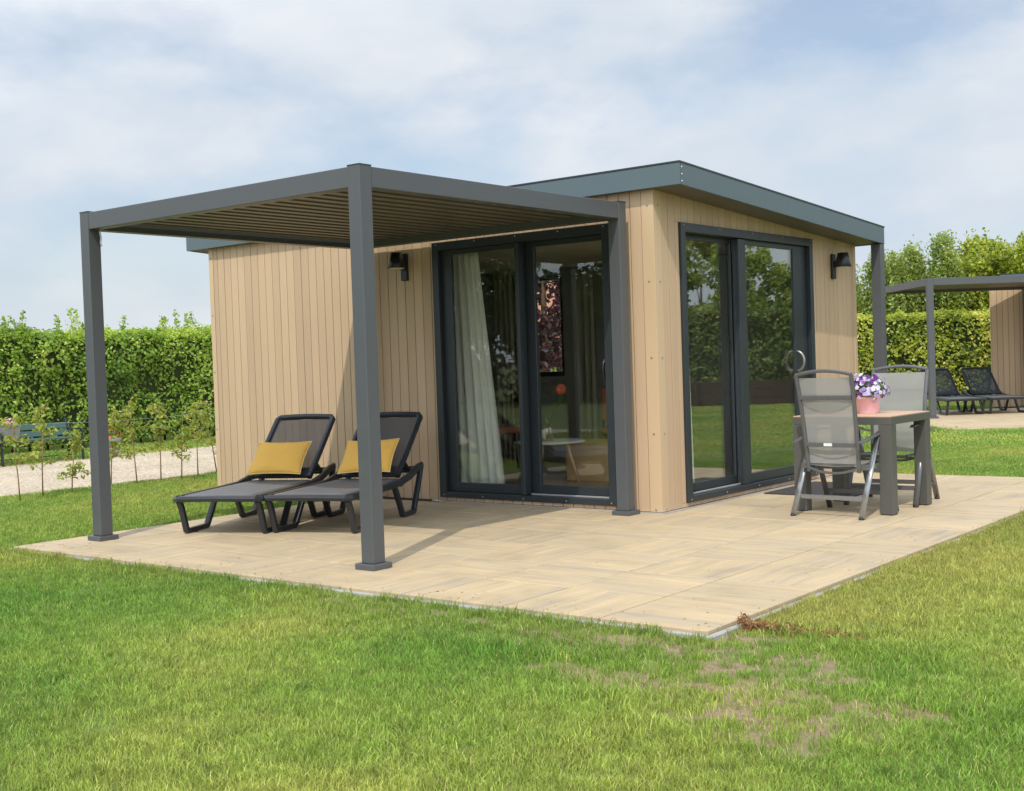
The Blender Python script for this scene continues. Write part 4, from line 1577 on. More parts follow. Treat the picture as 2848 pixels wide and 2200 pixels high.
def side_table():
    g = thing('side_table', 'round white-topped side table with splayed oak legs inside the cabin', 'table', (-1.99, 1.2, .06))
    MB().lathe([(.0, .395), (.325, .395), (.345, .405), (.345, .414), (.335, .418), (0, .418)], 40, cap=False).build('table_top', M['white'], g)
    for k in range(3):
        a = math.radians(40 + 120 * k)
        MB().tube([(.16 * math.cos(a), .16 * math.sin(a), .395), (.27 * math.cos(a), .27 * math.sin(a), 0)], .017, 10, scales=[1.1, .75]).build('leg', M['oak'], g)
side_table()
def vase():
    X, Y, Z = -1.985, 1.16, .4785
    g = thing('bottle_vase', 'glass bottle vase with a paper label on the round side table', 'vase', (X, Y, Z))
    MB().lathe([(.0, 0), (.050, 0), (.055, .006), (.055, .120), (.045, .145), (.018, .165), (.017, .20), (.022, .205), (.022, .215), (.017, .215)], 24, cap=False).build('bottle', M['bottleglass'], g)
    lab = MB()
    vs = [(.0565 * math.cos(a), .0565 * math.sin(a), z) for z in (.025, .11) for a in [math.radians(190 + 12 * k) for k in range(9)]]
    lab.add(vs, [(k, k + 1, 10 + k, 9 + k) for k in range(8)], True).build('label', M['paperlabel'], g)
    for i, (dx, dz) in enumerate(((-.115, .415), (.19, .49))):
        f = thing('gerbera', ('orange-red gerbera leaning left in the bottle vase', 'orange-red gerbera leaning right and taller in the bottle vase')[i], 'flower', (X, Y, Z + .01), 0, 'gerberas in the bottle')
        MB().tube([(0, 0, 0), (dx * .15, 0, .2), (dx * .55, 0, dz * .75), (dx, -.01, dz)], .004, 6).build('stem', M['greenstem'], f)
        h = MB()
        c = V((dx, -.02, dz)); nn = V((.35, -.9, .15)).normalized()
        t = nn.orthogonal().normalized(); b = nn.cross(t)
        for ring, (L, cnt, lift) in enumerate(((.052, 18, .0), (.040, 16, .008), (.026, 12, .014))):
            for k in range(cnt):
                a = 2 * math.pi * k / cnt + ring * .17
                d = t * math.cos(a) + b * math.sin(a)
                e = t * -math.sin(a) + b * math.cos(a)
                p0 = c + nn * lift + d * .006
                h.add([p0 - e * .003, p0 + d * L * .7 - e * .006 + nn * .004, p0 + d * L, p0 + d * L * .7 + e * .006 + nn * .004, p0 + e * .003], [(0, 1, 2, 3, 4)])
        h.build('bloom', M['gerbera'], f)
        lf = MB()
        p = V((dx * .6, -.01, dz * .62))
        lf.add([p, p + V((dx * .25, -.03, .10)), p + V((dx * .6, -.02, .13)), p + V((dx * .45, .02, .04))], [(0, 1, 2, 3)])
        lf.build('leaf', M['greenstem'], f)
vase()
def int_chair(label, loc, rotz):
    g = thing('dining_chair', label, 'chair', loc, rotz, 'brown chairs inside the cabin')
    MB().box((-.23, -.22, .42), (.23, .23, .50)).build('seat', M['leather'], g, .02, 2)
    MB().box((-.22, -.24, .56), (.22, -.19, .90)).build('backrest', M['leather'], g, .015, 2)
    for sx in (-1, 1):
        for sy in (-1, 1):
            MB().tube([(sx * .19, sy * .18, .42), (sx * .23, sy * .23, 0)], .013, 8).build('leg', M['blackmetal'], g)
        MB().bar([(sx * .21, -.2, .40), (sx * .21, -.22, .60)], .02, .02).build('back_support', M['blackmetal'], g)
int_chair('brown leather chair seen behind the pale curtain', (-3.30, 2.15, .06), math.radians(150))
int_chair('brown leather chair behind the right pane of the front door', (-1.80, 2.35, .06), math.radians(10))
def storage_box():
    g = thing('plywood_cube', 'plain oak-coloured box behind the round side table', 'box', (-1.66, 1.78, .06))
    for a, b in (((-.38, -.25, 0), (.38, -.232, .36)), ((-.38, .232, 0), (.38, .25, .36)), ((-.38, -.231, 0), (-.362, .231, .36)), ((.362, -.231, 0), (.38, .231, .36)), ((-.385, -.255, .361), (.385, .255, .38))):
        MB().box(a, b).build('panel', M['oak'], g, .002)
storage_box()

# ------------------------------------------------------------------ vegetation builders
def hedge(label, p0, p1, h, thick, m, dens, size, seed, spikes=0, front=1, name='hedge', hvar=.08, core_h=None, back=True):
    """hedge along p0->p1; front face on the left-hand side when front=1"""
    rs = np.random.default_rng(seed)
    p0 = np.array(p0, float); p1 = np.array(p1, float)
    Ln = np.linalg.norm(p1 - p0)
    d = (p1 - p0) / Ln
    nn = np.array([-d[1], d[0]]) * front      # outward normal of the visible face
    g = thing(name, label, 'hedge', (p0[0], p0[1], GZ))
    P, O, SZ = [], [], []
    n = int(Ln * h * dens)
    def bulge(s, z):
        a = np.array([mnoise.noise(V((q * 1.1 + seed, r * 1.4, 0))) for q, r in zip(s, z)])
        b = np.array([mnoise.noise(V((q * 3.7 + seed, r * 4.1, 5))) for q, r in zip(s, z)])
        return .20 * a + .12 * b
    def topz(s):
        return h + np.array([hvar * mnoise.noise(V((q * .8, seed, 1))) + hvar * 1.3 * mnoise.noise(V((q * 2.6, seed, 4))) for q in s])
    faces = ((1, 1.0),) + (((-1, .5),) if back else ())
    for side, k in faces:
        m_ = int(n * k)
        s = rs.uniform(0, Ln, m_)
        z = rs.uniform(0.04, 1, m_) ** .9
        tz = topz(s)
        z = z * tz
        bl = bulge(s, z)
        dep = -np.abs(rs.normal(0, .085, m_)) + .03
        # gaps: push leaves inward where the noise is low
        off = (thick / 2 + bl + dep)
        rnd_top = np.clip((z - tz + .25) / .25, 0, 1)
        off = off - .17 * rnd_top ** 2
        XY = p0 + d * s[:, None] + nn * side * off[:, None]
        P.append(np.column_stack([XY - p0, z]))
        O.append(np.column_stack([np.tile(nn * side, (m_, 1)), .35 + rnd_top]))
        SZ.append(rs.uniform(size * .7, size * 1.25, m_))
    # top
    m_ = int(Ln * thick * dens * 1.3)
    s = rs.uniform(0, Ln, m_)
    q = rs.uniform(-thick / 2, thick / 2, m_)
    tz = topz(s) + rs.normal(0, .035, m_) - .25 * (np.abs(q) / (thick / 2)) ** 4 * .5
    P.append(np.column_stack([d * s[:, None] + nn * q[:, None], tz]))
    O.append(np.tile([0, 0, 1.0], (m_, 1)))
    SZ.append(rs.uniform(size * .7, size * 1.25, m_))
    # ends
    for e in (0, Ln):
        m_ = int(thick * h * dens * .8)
        q = rs.uniform(-thick / 2, thick / 2, m_); z = rs.uniform(.04, 1, m_) * h
        s = np.full(m_, e) + rs.normal(0, .05, m_)
        P.append(np.column_stack([d * s[:, None] + nn * q[:, None], z]))
        O.append(np.tile([*(d * (-1 if e == 0 else 1)), .2], (m_, 1)))
        SZ.append(rs.uniform(size * .7, size * 1.25, m_))
    # sprouting shoots on top
    shoots = MB()
    for k in range(spikes):
        s0 = rs.uniform(.1, Ln - .1)
        z0 = float(topz([s0])[0]) - .05
        q0 = rs.uniform(-thick / 2 * .8, thick / 2 * .8)
        L = rs.uniform(.10, .36) + (.22 if rs.random() < .18 else 0)
        dr = np.array([rs.normal(0, .22), rs.normal(0, .22), 1.0])
        m_ = int(22 + L * 120)
        t = rs.uniform(0, 1, m_)
        b0 = np.array([*(d * s0 + nn * q0), z0])
        P.append(b0 + dr * (t * L)[:, None] + rs.normal(0, .05, (m_, 3)) * (1.35 - t)[:, None])
        O.append(rs.normal(size=(m_, 3)))
        SZ.append(rs.uniform(size * .6, size * 1.0, m_))
        shoots.tube([tuple(b0 - [0, 0, .2]), tuple(b0 + dr * L * .95)], .004, 4)
    P = np.concatenate(P); O = np.concatenate(O); SZ = np.concatenate(SZ)
    # hollows where the foliage is thin and the dark inside shows
    hol = fnoise(P, 2.6, seed + 3) + .5 * fnoise(P, 6.5, seed + 8)
    keep = (hol > -.22) | (rs.random(len(P)) < .30) | (P[:, 2] > h - .12)
    P, O, SZ = P[keep], O[keep], SZ[keep]
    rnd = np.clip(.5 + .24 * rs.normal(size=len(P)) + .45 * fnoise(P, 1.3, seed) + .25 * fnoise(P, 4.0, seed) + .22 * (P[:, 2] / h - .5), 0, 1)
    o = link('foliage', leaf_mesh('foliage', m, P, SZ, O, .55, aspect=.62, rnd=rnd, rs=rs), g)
    o['kind'] = 'stuff'
    if spikes:
        shoots.build('shoot', M['redstem'], g)
    # inner branches and stems
    st = MB()
    k = 0.0
    while k < Ln:
        q = (rs.random() - .5) * thick * .3
        b0 = d * k + nn * q
        st.tube([(b0[0], b0[1], 0), (b0[0] + rs.normal(0, .03), b0[1] + rs.normal(0, .03), h * .5), (b0[0] + rs.normal(0, .08), b0[1] + rs.normal(0, .08), h * .93)], .022, 5, scales=[1, .7, .3])
        k += rs.uniform(.28, .42)
    st.build('trunk', M['bark'], g)
    c = MB()  # solid dark core: blocks see-through, stands in for the hedge's shaded depth
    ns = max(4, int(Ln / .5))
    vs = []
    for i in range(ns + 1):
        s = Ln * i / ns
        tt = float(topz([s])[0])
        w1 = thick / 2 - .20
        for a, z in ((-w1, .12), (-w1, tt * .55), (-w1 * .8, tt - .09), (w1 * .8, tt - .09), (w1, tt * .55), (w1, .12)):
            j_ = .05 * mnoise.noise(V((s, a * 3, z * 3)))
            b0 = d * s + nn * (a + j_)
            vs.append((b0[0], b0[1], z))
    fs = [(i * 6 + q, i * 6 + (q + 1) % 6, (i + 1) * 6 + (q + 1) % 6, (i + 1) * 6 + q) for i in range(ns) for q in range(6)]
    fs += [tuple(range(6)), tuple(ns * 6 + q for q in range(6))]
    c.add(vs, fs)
    c.build('dark_core', M['hedgecore'], g)
    return g

def tree(name, label, cat, loc, h, cw, cb, m, nleaf, size, seed, shape='column', trunk_r=.05, group=None, limbs=9, bark='bark', clumps=38, tips=0):
    """trunk, limbs and a clumped crown.  cw crown half width, cb crown base height"""
    rs = np.random.default_rng(seed)
    g = thing(name, label, cat, loc, rs.uniform(0, 6), group)
    tr = MB()
    lean = rs.normal(0, .03, 2)
    top = h * (.93 if shape == 'column' else .8)
    tr.tube([(0, 0, -.05), (lean[0] * .3, lean[1] * .3, h * .3), (lean[0], lean[1], h * .6), (lean[0] * 1.5, lean[1] * 1.5, top)], trunk_r, 8, scales=[1.15, .85, .5, .12])
    C = []
    for k in range(clumps):
        f = rs.uniform(0, 1)
        z = cb + (h - cb) * f
        if shape == 'column':
            wr = cw * (1 - .72 * f ** 1.3) * (.65 + .35 * math.sin(math.pi * min(1, f * 2.2 + .25)))
        elif shape == 'round':
            wr = cw * math.sqrt(max(.03, 1 - (2 * f - .85) ** 2 / 1.35))
        else:
            wr = cw * (1 - .35 * f)
        a = rs.uniform(0, 2 * math.pi)
        r = wr * math.sqrt(rs.uniform(.15, 1))
        C.append((r * math.cos(a), r * math.sin(a), z, wr))
    C.sort(key=lambda c: c[2])
    for k in range(limbs):
        c = C[int(len(C) * (k + .5) / limbs)]
        z0 = max(cb * .6, c[2] - rs.uniform(.3, .6) * (.5 + c[3]))
        tr.tube([(0, 0, z0), (c[0] * .5, c[1] * .5, (z0 + c[2]) / 2 + .02), (c[0] * .95, c[1] * .95, c[2])], trunk_r * .35, 5, scales=[1, .7, .25])
    tr.build('trunk', M[bark], g)
    P, O = [], []
    per = max(6, nleaf // len(C))
    for c in C:
        rad = cw * rs.uniform(.22, .42)
        q = rs.normal(size=(per, 3))
        q /= np.linalg.norm(q, axis=1)[:, None]
        rr = rad * rs.uniform(.25, 1, per) ** .6
        pts = np.array(c[:3]) + q * rr[:, None] * np.array([1, 1, .85 if shape != 'column' else 1.25])
        P.append(pts); O.append(q + [0, 0, .3])
    # tips of loose shoots
    for k in range(int(clumps * .5)):
        c = C[rs.integers(len(C) // 2, len(C))]
        L = rs.uniform(.15, .5) * (cw + .3)
        m_ = 12
        t = rs.uniform(0, 1, m_)
        dr = np.array([c[0] * .4 + rs.normal(0, .1), c[1] * .4 + rs.normal(0, .1), .8])
        P.append(np.array(c[:3]) + dr * (t * L)[:, None] + rs.normal(0, .04, (m_, 3)))
        O.append(rs.normal(size=(m_, 3)))
    for k in range(tips):
        a = rs.uniform(0, 6.283); rr0 = cw * math.sqrt(rs.random()) * .8
        L = rs.uniform(.5, 1.15)
        z0 = cb + (h - cb) * (1 - .45 * (rr0 / cw) ** 1.5) - L * 1.02
        m_ = int(70 * L)
        t = rs.uniform(0, 1, m_)
        x0, y0 = rr0 * math.cos(a), rr0 * math.sin(a)
        tr2 = np.column_stack([x0 + x0 * .12 * t, y0 + y0 * .12 * t, z0 + L * t]) + rs.normal(0, 1, (m_, 3)) * (.085 * (1.05 - t))[:, None]
        P.append(tr2); O.append(rs.normal(size=(m_, 3)))
    P = np.concatenate(P); O = np.concatenate(O)
    rnd = np.clip(.45 + .25 * rs.normal(size=len(P)) + .3 * fnoise(P, 1.6, seed), 0, 1)
    o = link('crown', leaf_mesh('crown', m, P, rs.uniform(size * .7, size * 1.25, len(P)), O, .35, aspect=.6, rnd=rnd, rs=rs), g)
    return g

def uv(u, v):
    """ground point u metres right and v metres ahead of the viewpoint axis"""
    return (CAM.x + .7843 * u - .6204 * v, CAM.y + .6204 * u + .7843 * v)

# left hedge along the gravel path
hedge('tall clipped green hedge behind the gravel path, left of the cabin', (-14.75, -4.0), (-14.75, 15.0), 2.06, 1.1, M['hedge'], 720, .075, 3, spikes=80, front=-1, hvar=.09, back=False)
# right hedge behind the second cabin
a_ = uv(6.3, 30.6); b_ = uv(16.5, 30.9)
hedge('clipped yellow-green hedge behind the second pergola', a_, b_, 2.10, 1.1, M['hedge2'], 620, .085, 4, spikes=10, front=-1, hvar=.05, back=False)
hedge('loose hedge right of the second cabin, mirrored in the side door', (17.5, 15.5), (3.5, 23.2), 2.35, 1.2, M['shadehedge'], 300, .12, 5, spikes=40, front=1, hvar=.30, back=False)
def low_wall():
    p0, p1 = V((17.0, 14.95, 0)), V((3.4, 22.45, 0))
    d = p1 - p0
    g = thing('sleeper_wall', 'low dark timber sleeper wall in front of the mirrored hedge', 'low wall', (p0.x, p0.y, GZ), math.atan2(d.y, d.x))
    g['kind'] = 'thing'
    Lw = d.length
    for j in range(3):
        k = 0.0
        while k < Lw - .1:
            MB().box((k + .004, -.05, .21 * j), (min(Lw, k + 2.2) - .004, .05, .21 * j + .20)).build('sleeper', M['sleeper'], g, .006)
            k += 2.2
    k = 1.1
    while k < Lw:
        MB().box((k - .06, .052, -.05), (k + .06, .15, .66)).build('post', M['sleeper'], g, .006)
        k += 2.2
low_wall()

hs = [(7.6, 3.55), (8.35, 3.75), (9.05, 3.35), (9.55, 3.5), (10.15, 3.55), (10.75, 3.75), (11.35, 4.05), (11.95, 3.6), (12.55, 3.95), (13.2, 4.0), (13.9, 3.9), (14.7, 4.1)]
words = ['short tree beside the roof post', 'slim tree rising just right of the corner post', 'lower slim tree between two taller ones', 'slim tree left of the second pergola post',
         'narrow tree with a thin loose top', 'tall pointed tree with the thinnest tip', 'bushy tree left over the second pergola beam', 'lower bushy tree over the second pergola beam',
         'broad bushy tree above the second pergola beam', 'bushy tree above the second cabin wall', 'bushy tree at the right edge of the picture', 'broad tree beyond the right edge']
for i, (u, hh) in enumerate(hs):
    x, y = uv(u, 32.4 + (i % 3) * .35)
    broad = i >= 7
    tree('young_tree', words[i] + ' behind the hedge', 'tree', (x, y, GZ), hh, 1.05 if broad else .88, .5, M['hedge2'] if broad else M['treeleaf'],
         9000 if broad else 9000, .115 if broad else .085, 40 + i, 'round' if broad else 'column', .045, 'young trees behind the right hedge', clumps=90, tips=20)
# trees mirrored in the side door
refl = [(4.5, 25.6, 3.7), (6.3, 24.4, 4.3), (8.0, 23.3, 3.6), (9.2, 22.5, 3.2), (10.3, 22.2, 3.9), (11.6, 21.5, 4.7), (12.8, 20.8, 4.4), (14.2, 20.0, 4.9), (15.8, 19.0, 4.6)]
for i, (x, y, hh) in enumerate(refl):
    tree('garden_tree', 'green tree behind the sleeper wall and loose hedge, mirrored in the side door', 'tree', (x, y, GZ), hh, 1.0, .5,
         M['treeleaf'], 5000, .16, 70 + i, 'round', .06, 'trees mirrored in the side door', clumps=60)
# trees mirrored in the front door
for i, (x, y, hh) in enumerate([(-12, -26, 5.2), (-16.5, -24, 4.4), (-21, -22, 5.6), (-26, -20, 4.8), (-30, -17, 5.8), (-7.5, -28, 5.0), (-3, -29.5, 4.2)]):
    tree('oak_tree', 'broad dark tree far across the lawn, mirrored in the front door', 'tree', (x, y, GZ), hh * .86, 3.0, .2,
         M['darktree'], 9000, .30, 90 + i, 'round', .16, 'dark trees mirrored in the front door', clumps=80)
# seen through the rear window
tree('copper_beech', 'purple-leaved copper beech seen through the rear window', 'tree', (-8.75, 10.2, GZ), 4.1, 1.15, 1.30, M['copper'], 11000, .13, 121, 'round', .10, clumps=60)
tree('round_bush', 'bright green bush below the copper beech, seen through the rear window', 'bush', (-9.9, 13.2, GZ), 2.15, .8, .2, M['hedge'], 2600, .11, 122, 'round', .05, clumps=26)

def far_house():
    g = thing('far_house', 'house with orange tiled roof and white gable edge, seen through the rear window', 'house', (*uv(4.6, 46), GZ), math.radians(12))
    w2, d2, e, r = 3.6, 3.0, 1.9, 4.5
    mb = MB().box((-w2, -d2, 0), (w2, d2, e))
    mb.add([(-w2, -d2, e), (-w2, d2, e), (-w2, 0, r - .1), (w2, -d2, e), (w2, d2, e), (w2, 0, r - .1)], [(0, 2, 1), (3, 4, 5)])
    wl = mb.build('wall', M['brick'], g)
    for s_ in (-1, 1):
        sl_ = math.hypot(d2 + .35, r - e + .3)
        rf = MB().add([(-w2 - .3, 0, r), (w2 + .3, 0, r), (w2 + .3, s_ * (d2 + .35), e - .3), (-w2 - .3, s_ * (d2 + .35), e - .3),
                       (-w2 - .3, 0, r - .12), (w2 + .3, 0, r - .12), (w2 + .3, s_ * (d2 + .35), e - .42), (-w2 - .3, s_ * (d2 + .35), e - .42)],
                      [(0, 1, 2, 3), (7, 6, 5, 4), (0, 4, 5, 1), (2, 6, 7, 3), (1, 5, 6, 2), (3, 7, 4, 0)]).build('roof', M['rooftile'], g)
        bd = MB()
        for xx in (-w2 - .36, w2 + .32):
            bd.hexa([(xx, 0, r - .22), (xx + .05, 0, r - .22), (xx + .05, s_ * (d2 + .35), e - .52), (xx, s_ * (d2 + .35), e - .52),
                     (xx, 0, r + .03), (xx + .05, 0, r + .03), (xx + .05, s_ * (d2 + .35), e - .27), (xx, s_ * (d2 + .35), e - .27)])
        bd.build('verge_board', M['white'], g)
    for x in (-2, 0.2, 2.2):
        f = MB().box((x - .45, -d2 - .04, .8), (x + .45, -d2 - .005, 1.6)).build('window', M['white'], g)
        MB().box((x - .38, -d2 - .05, .87), (x + .38, -d2 - .041, 1.53)).build('pane', M['glass'], f)
far_house()

# saplings in a row along the path, joined by a wire
SAP = [(-6.72, -1.62, .80), (-7.00, -1.20, .95), (-6.92, -.90, .62), (-7.33, -.14, .78), (-7.16, .10, .92), (-7.22, .47, .95), (-7.08, .66, .72), (-7.34, 1.10, .86), (-7.50, 1.52, .88)]
slabels = ['leftmost sapling with a bare lower stem and a side shoot left', 'second sapling from the left, tall and bushy', 'short sapling left of the pergola post, leaves low down',
           'sapling half hidden behind the left pergola post', 'sapling just right of the left pergola post', 'bushy sapling midway between the left pergola post and the cabin end', 'thin sapling between two bushier ones',
           'sapling second from the cabin wall', 'last sapling, next to the cabin end']
def sapling(x, y, h, lab, seed):
    rs = np.random.default_rng(seed)
    g = thing('sapling', lab, 'sapling', (x, y, GZ), 0, 'saplings along the gravel path')
    h = h * 1.06
    ln = rs.normal(0, .04, 2)
    st = MB().tube([(0, 0, -.03), (ln[0] * .3, ln[1] * .3, h * .35), (ln[0] * .2, ln[1], h * .7), (ln[0], ln[1] * .8, h)], .0070, 6, scales=[1.2, .9, .6, .3])
    P, O = [], []
    nb = int(9 + h * 10) + int(rs.integers(-3, 8))
    for k in range(nb):
        f = rs.uniform(.22, 1) ** .85
        if seed % 9 == 0 and f < .45:
            continue
        a = rs.uniform(0, 6.283)
        L = rs.uniform(.08, .22) * (1.25 - .6 * f)
        b0 = np.array([ln[0] * f, ln[1] * f, h * f])
        e = b0 + np.array([math.cos(a) * L, math.sin(a) * L, L * .35])
        st.tube([tuple(b0), tuple((b0 + e) / 2 + [0, 0, .012]), tuple(e)], .0032, 4, scales=[1, .8, .4])
        m_ = rs.integers(9, 18)
        t = rs.uniform(.25, 1.08, m_)
        P.append(b0 + (e - b0) * t[:, None] + rs.normal(0, .024, (m_, 3)))
        O.append(np.tile([0, 0, 1.0], (m_, 1)) + rs.normal(0, .5, (m_, 3)))
    st.build('stem', M['redstem'], g)
    P = np.concatenate(P); O = np.concatenate(O)
    o = link('foliage', leaf_mesh('foliage', M['sapleaf'], P, rs.uniform(.038, .070, len(P)), O, .5, aspect=.55, droop=.5, rs=rs), g)
for i, (x, y, h) in enumerate(SAP):
    sapling(x, y, h, slabels[i], 18 + i)
mb = MB().tube([(-7.1, -3.2, .80), (-7.1, -1.6, .775), (-7.1, -.3, .735), (-7.12, .5, .742), (-7.2, 1.2, .765), (-7.3, 3.0, .80)], .0018, 5)
tag(mb.build('fence_wire', M['wire']), 'thin grey wire strung along the row of saplings', 'wire')
for yy in (-3.25, 3.05):
    tag(MB().box((-7.14 if yy < 0 else -7.34, yy - .03, GZ - .05), (-7.08 if yy < 0 else -7.28, yy + .03, .84)).build('wire_post', M['bark'], None, .006),
        'wooden post holding the sapling wire, %s end' % ('camera-side' if yy < 0 else 'cabin-side'), 'post')

# ------------------------------------------------------------------ bench, planters
def bench():
    k = .80
    g = thing('park_bench', 'green slatted park bench with black iron ends in front of the left hedge', 'bench', (-12.02, .80, GZ), math.radians(0))
    # local: +x towards viewer (facing), y along bench.  built at 80 % of a standard bench
    y0, y1 = -.75, 1.62
    for y in (y0, .05 + .25, y1):
        e = MB()
        e.bar([(.16, y, .0), (.14, y, .17), (.15, y, .335)], .028, .035, up=(0, 1, 0), rnd=.006)
        e.bar([(-.30, y, .0), (-.22, y, .18), (-.20, y, .33), (-.27, y, .56), (-.31, y, .645)], .028, .035, up=(0, 1, 0), rnd=.006)
        e.bar([(-.24, y, .325), (.16, y, .335)], .026, .030, up=(0, 1, 0))
        e.bar([(.155, y, .335), (.165, y, .44), (.13, y, .485), (.02, y, .49), (-.12, y, .47), (-.24, y, .50)], .026, .022, up=(0, 1, 0), rnd=.006)
        e.tube([(.165 + .028 * math.cos(a), y, .445 + .028 * math.sin(a)) for a in [2 * math.pi * q / 10 for q in range(10)]], .008, 5, closed=True)
        e.build('end_frame', M['castiron'], g)
    MB().bar([(-.02, y0, .09), (-.02, y1, .09)], .012, .012).build('tie_rod', M['castiron'], g)
    for x, z in ((.13, .358), (.06, .360), (-.01, .360), (-.08, .360), (-.15, .360)):
        MB().box((x - .030, y0 - .04, z - .012), (x + .030, y1 + .04, z + .012)).build('slat', M['benchgreen'], g, .003)
    for z0, z1, x in ((.395, .480, -.222), (.500, .585, -.262)):
        MB().hexa([(x, y0 - .04, z0), (x + .02, y0 - .04, z0), (x + .02, y1 + .04, z0), (x, y1 + .04, z0),
                   (x - .035, y0 - .04, z1), (x - .015, y0 - .04, z1), (x - .015, y1 + .04, z1), (x - .035, y1 + .04, z1)]).build('slat', M['benchgreen'], g, .003)
bench()
def planter(name, label, loc, r0, r1, h, square, m_pet, seed, n=46):
    rs = np.random.default_rng(seed)
    g = thing(name, label, 'planter', loc)
    if square:
        mb = MB()
        mb.hexa([(-r0, -r0, 0), (r0, -r0, 0), (r0, r0, 0), (-r0, r0, 0), (-r1, -r1, h), (r1, -r1, h), (r1, r1, h), (-r1, r1, h)])
        mb.box((-r1 - .006, -r1 - .006, h), (r1 + .006, r1 + .006, h + .012))
        mb.build('pot', M['potgrey'], g, .003)
    else:
        MB().lathe([(0, 0), (r0, 0), (r1, h * .8), (r1 * 1.05, h), (r1 * .95, h), (r1 * .9, h * .9), (0, h * .88)], 24, cap=False).build('pot', M['potgrey'], g)
    q = rs.normal(size=(240, 3)); q /= np.linalg.norm(q, axis=1)[:, None]; q[:, 2] = np.abs(q[:, 2])
    link('foliage', leaf_mesh('foliage', M['potleaf'], q * r1 * rs.uniform(.3, 1.0, (240, 1)) * [1, 1, .7] + [0, 0, h + .01], rs.uniform(.02, .04, 240), q, .4, rs=rs), g)
    q = rs.normal(size=(n, 3)); q /= np.linalg.norm(q, axis=1)[:, None]; q[:, 2] = np.abs(q[:, 2])
    link('blossom', leaf_mesh('blossom', m_pet, q * r1 * 1.08 * [1, 1, .75] + [0, 0, h + .02], rs.uniform(.035, .06, n), q, .8, aspect=.95, rs=rs), g)
planter('planter', 'grey square planter with red and white flowers standing on the bench', (-11.94, 1.27, .327), .085, .11, .235, True, M['redwhite'], 31)
planter('planter', 'grey round pot with orange flowers right of the bench, behind the left pergola post', (-11.9, 2.90, GZ), .13, .19, .30, False, M['orangepetal'], 32, 20)

# ------------------------------------------------------------------ second cabin, pergola, loungers
th2 = math.atan2(.6204, .7843)
def second_cabin():
    x, y = uv(9.80, 25.42)
    g = thing('cabin', 'second tan clad cabin behind the second pergola at the right edge', 'cabin', (x, y, 0), th2 - math.radians(21.8))
    Lx, Wy, H0, H1 = 5.5, 3.9, 2.50, 2.70
    wl = MB().box((.0, .024, 0), (Lx, Wy, H0)).build('wall', M['dark'], g)
    pm = MB().box((.003, 0, 0), (.105, .02, H0 - .01)).mesh('plank', M['plank'])
    k = 0
    while k * .108 < Lx - .1:
        link('plank', pm, wl, (k * .108, 0, .01))
        k += 1
    pm2 = MB().box((-.02, .003, 0), (0, .105, H0 - .01)).mesh('plank', M['plank'])
    k = 0
    while k * .108 < Wy - .1:
        link('plank', pm2, wl, (-.001, k * .108, .01))
        k += 1
    rf = MB().box((.18, -.08, H0), (Lx + .26, Wy + .05, H1 - .02)).build('roof', M['fascia'], g, .002)
    MB().box((.17, -.085, H1 - .019), (Lx + .27, Wy + .055, H1)).build('edge_trim', M['anthracite'], rf)
    d = MB()
    for a, b in (((2.6, -.03, .04), (2.68, .019, 2.34)), ((4.6, -.03, .04), (4.68, .019, 2.34)), ((2.68, -.03, 2.26), (4.6, .019, 2.34)), ((2.68, -.03, .04), (4.6, .019, .12)), ((3.6, -.03, .12), (3.68, .019, 2.26))):
        d.box(a, b)
    d = d.build('sliding_door', M['anthracite'], g)
    MB().box((2.68, -.012, .12), (3.6, -.006, 2.26)).build('pane', M['glass'], d)
    MB().box((3.68, -.012, .12), (4.6, -.006, 2.26)).build('pane', M['glass'], d)
second_cabin()
x, y = uv(7.42 + 2.9985, 22.13)
pergola('pergola', 'second grey pergola, farther away at the right edge', (x, y, 0), th2)
# cables on its left posts
x, y = uv(7.50, 24.98)
mb = MB().tube([(x - .02, y - .09, 2.3), (x + .01, y - .085, 1.7), (x - .01, y - .09, 1.2), (x + .05, y - .10, 1.02), (x - .04, y - .1, .95)], .008, 5)
tag(mb.build('cable', M['cable']), 'dark cable hanging down the rear left post of the second pergola', 'cable')

def second_patio():
    x, y = uv(6.72, 18.95)
    p = MB().box((0, 0, -.12), (8.4, 6.2, -.034)).build('patio', M['slab'], None, loc=(x, y, 0), rotz=th2)
    tag(p, 'beige tile patio in front of the second cabin', kind='structure')
    tm = MB().box((-.2975, -.2975, -.0335), (.2975, .2975, 0)).mesh('paving_tile', M['tile'])
    for i in range(14):
        for j in range(10):
            link('paving_tile', tm, p, (.3 + .6 * i, .3 + .6 * j, 0), (math.pi / 2 if (i + j) % 2 else 0))
    MB().box((-.05, -.05, -.12), (8.4, -.004, -.012)).build('edging_strip', M['kerb'], p)
    MB().box((-.05, -.004, -.12), (-.004, 6.2, -.014)).build('edging_strip', M['kerb'], p)
second_patio()
for u, v, lab in ((8.33, 22.88, 'black lounger half hidden behind the second pergola post'), (9.14, 22.90, 'black lounger on the second patio nearest the right edge')):
    c = copy_tree(L1)
    x, y = uv(u, v)
    c.location = (x, y, 0)
    c.rotation_euler = (0, 0, th2)
    c['label'] = lab

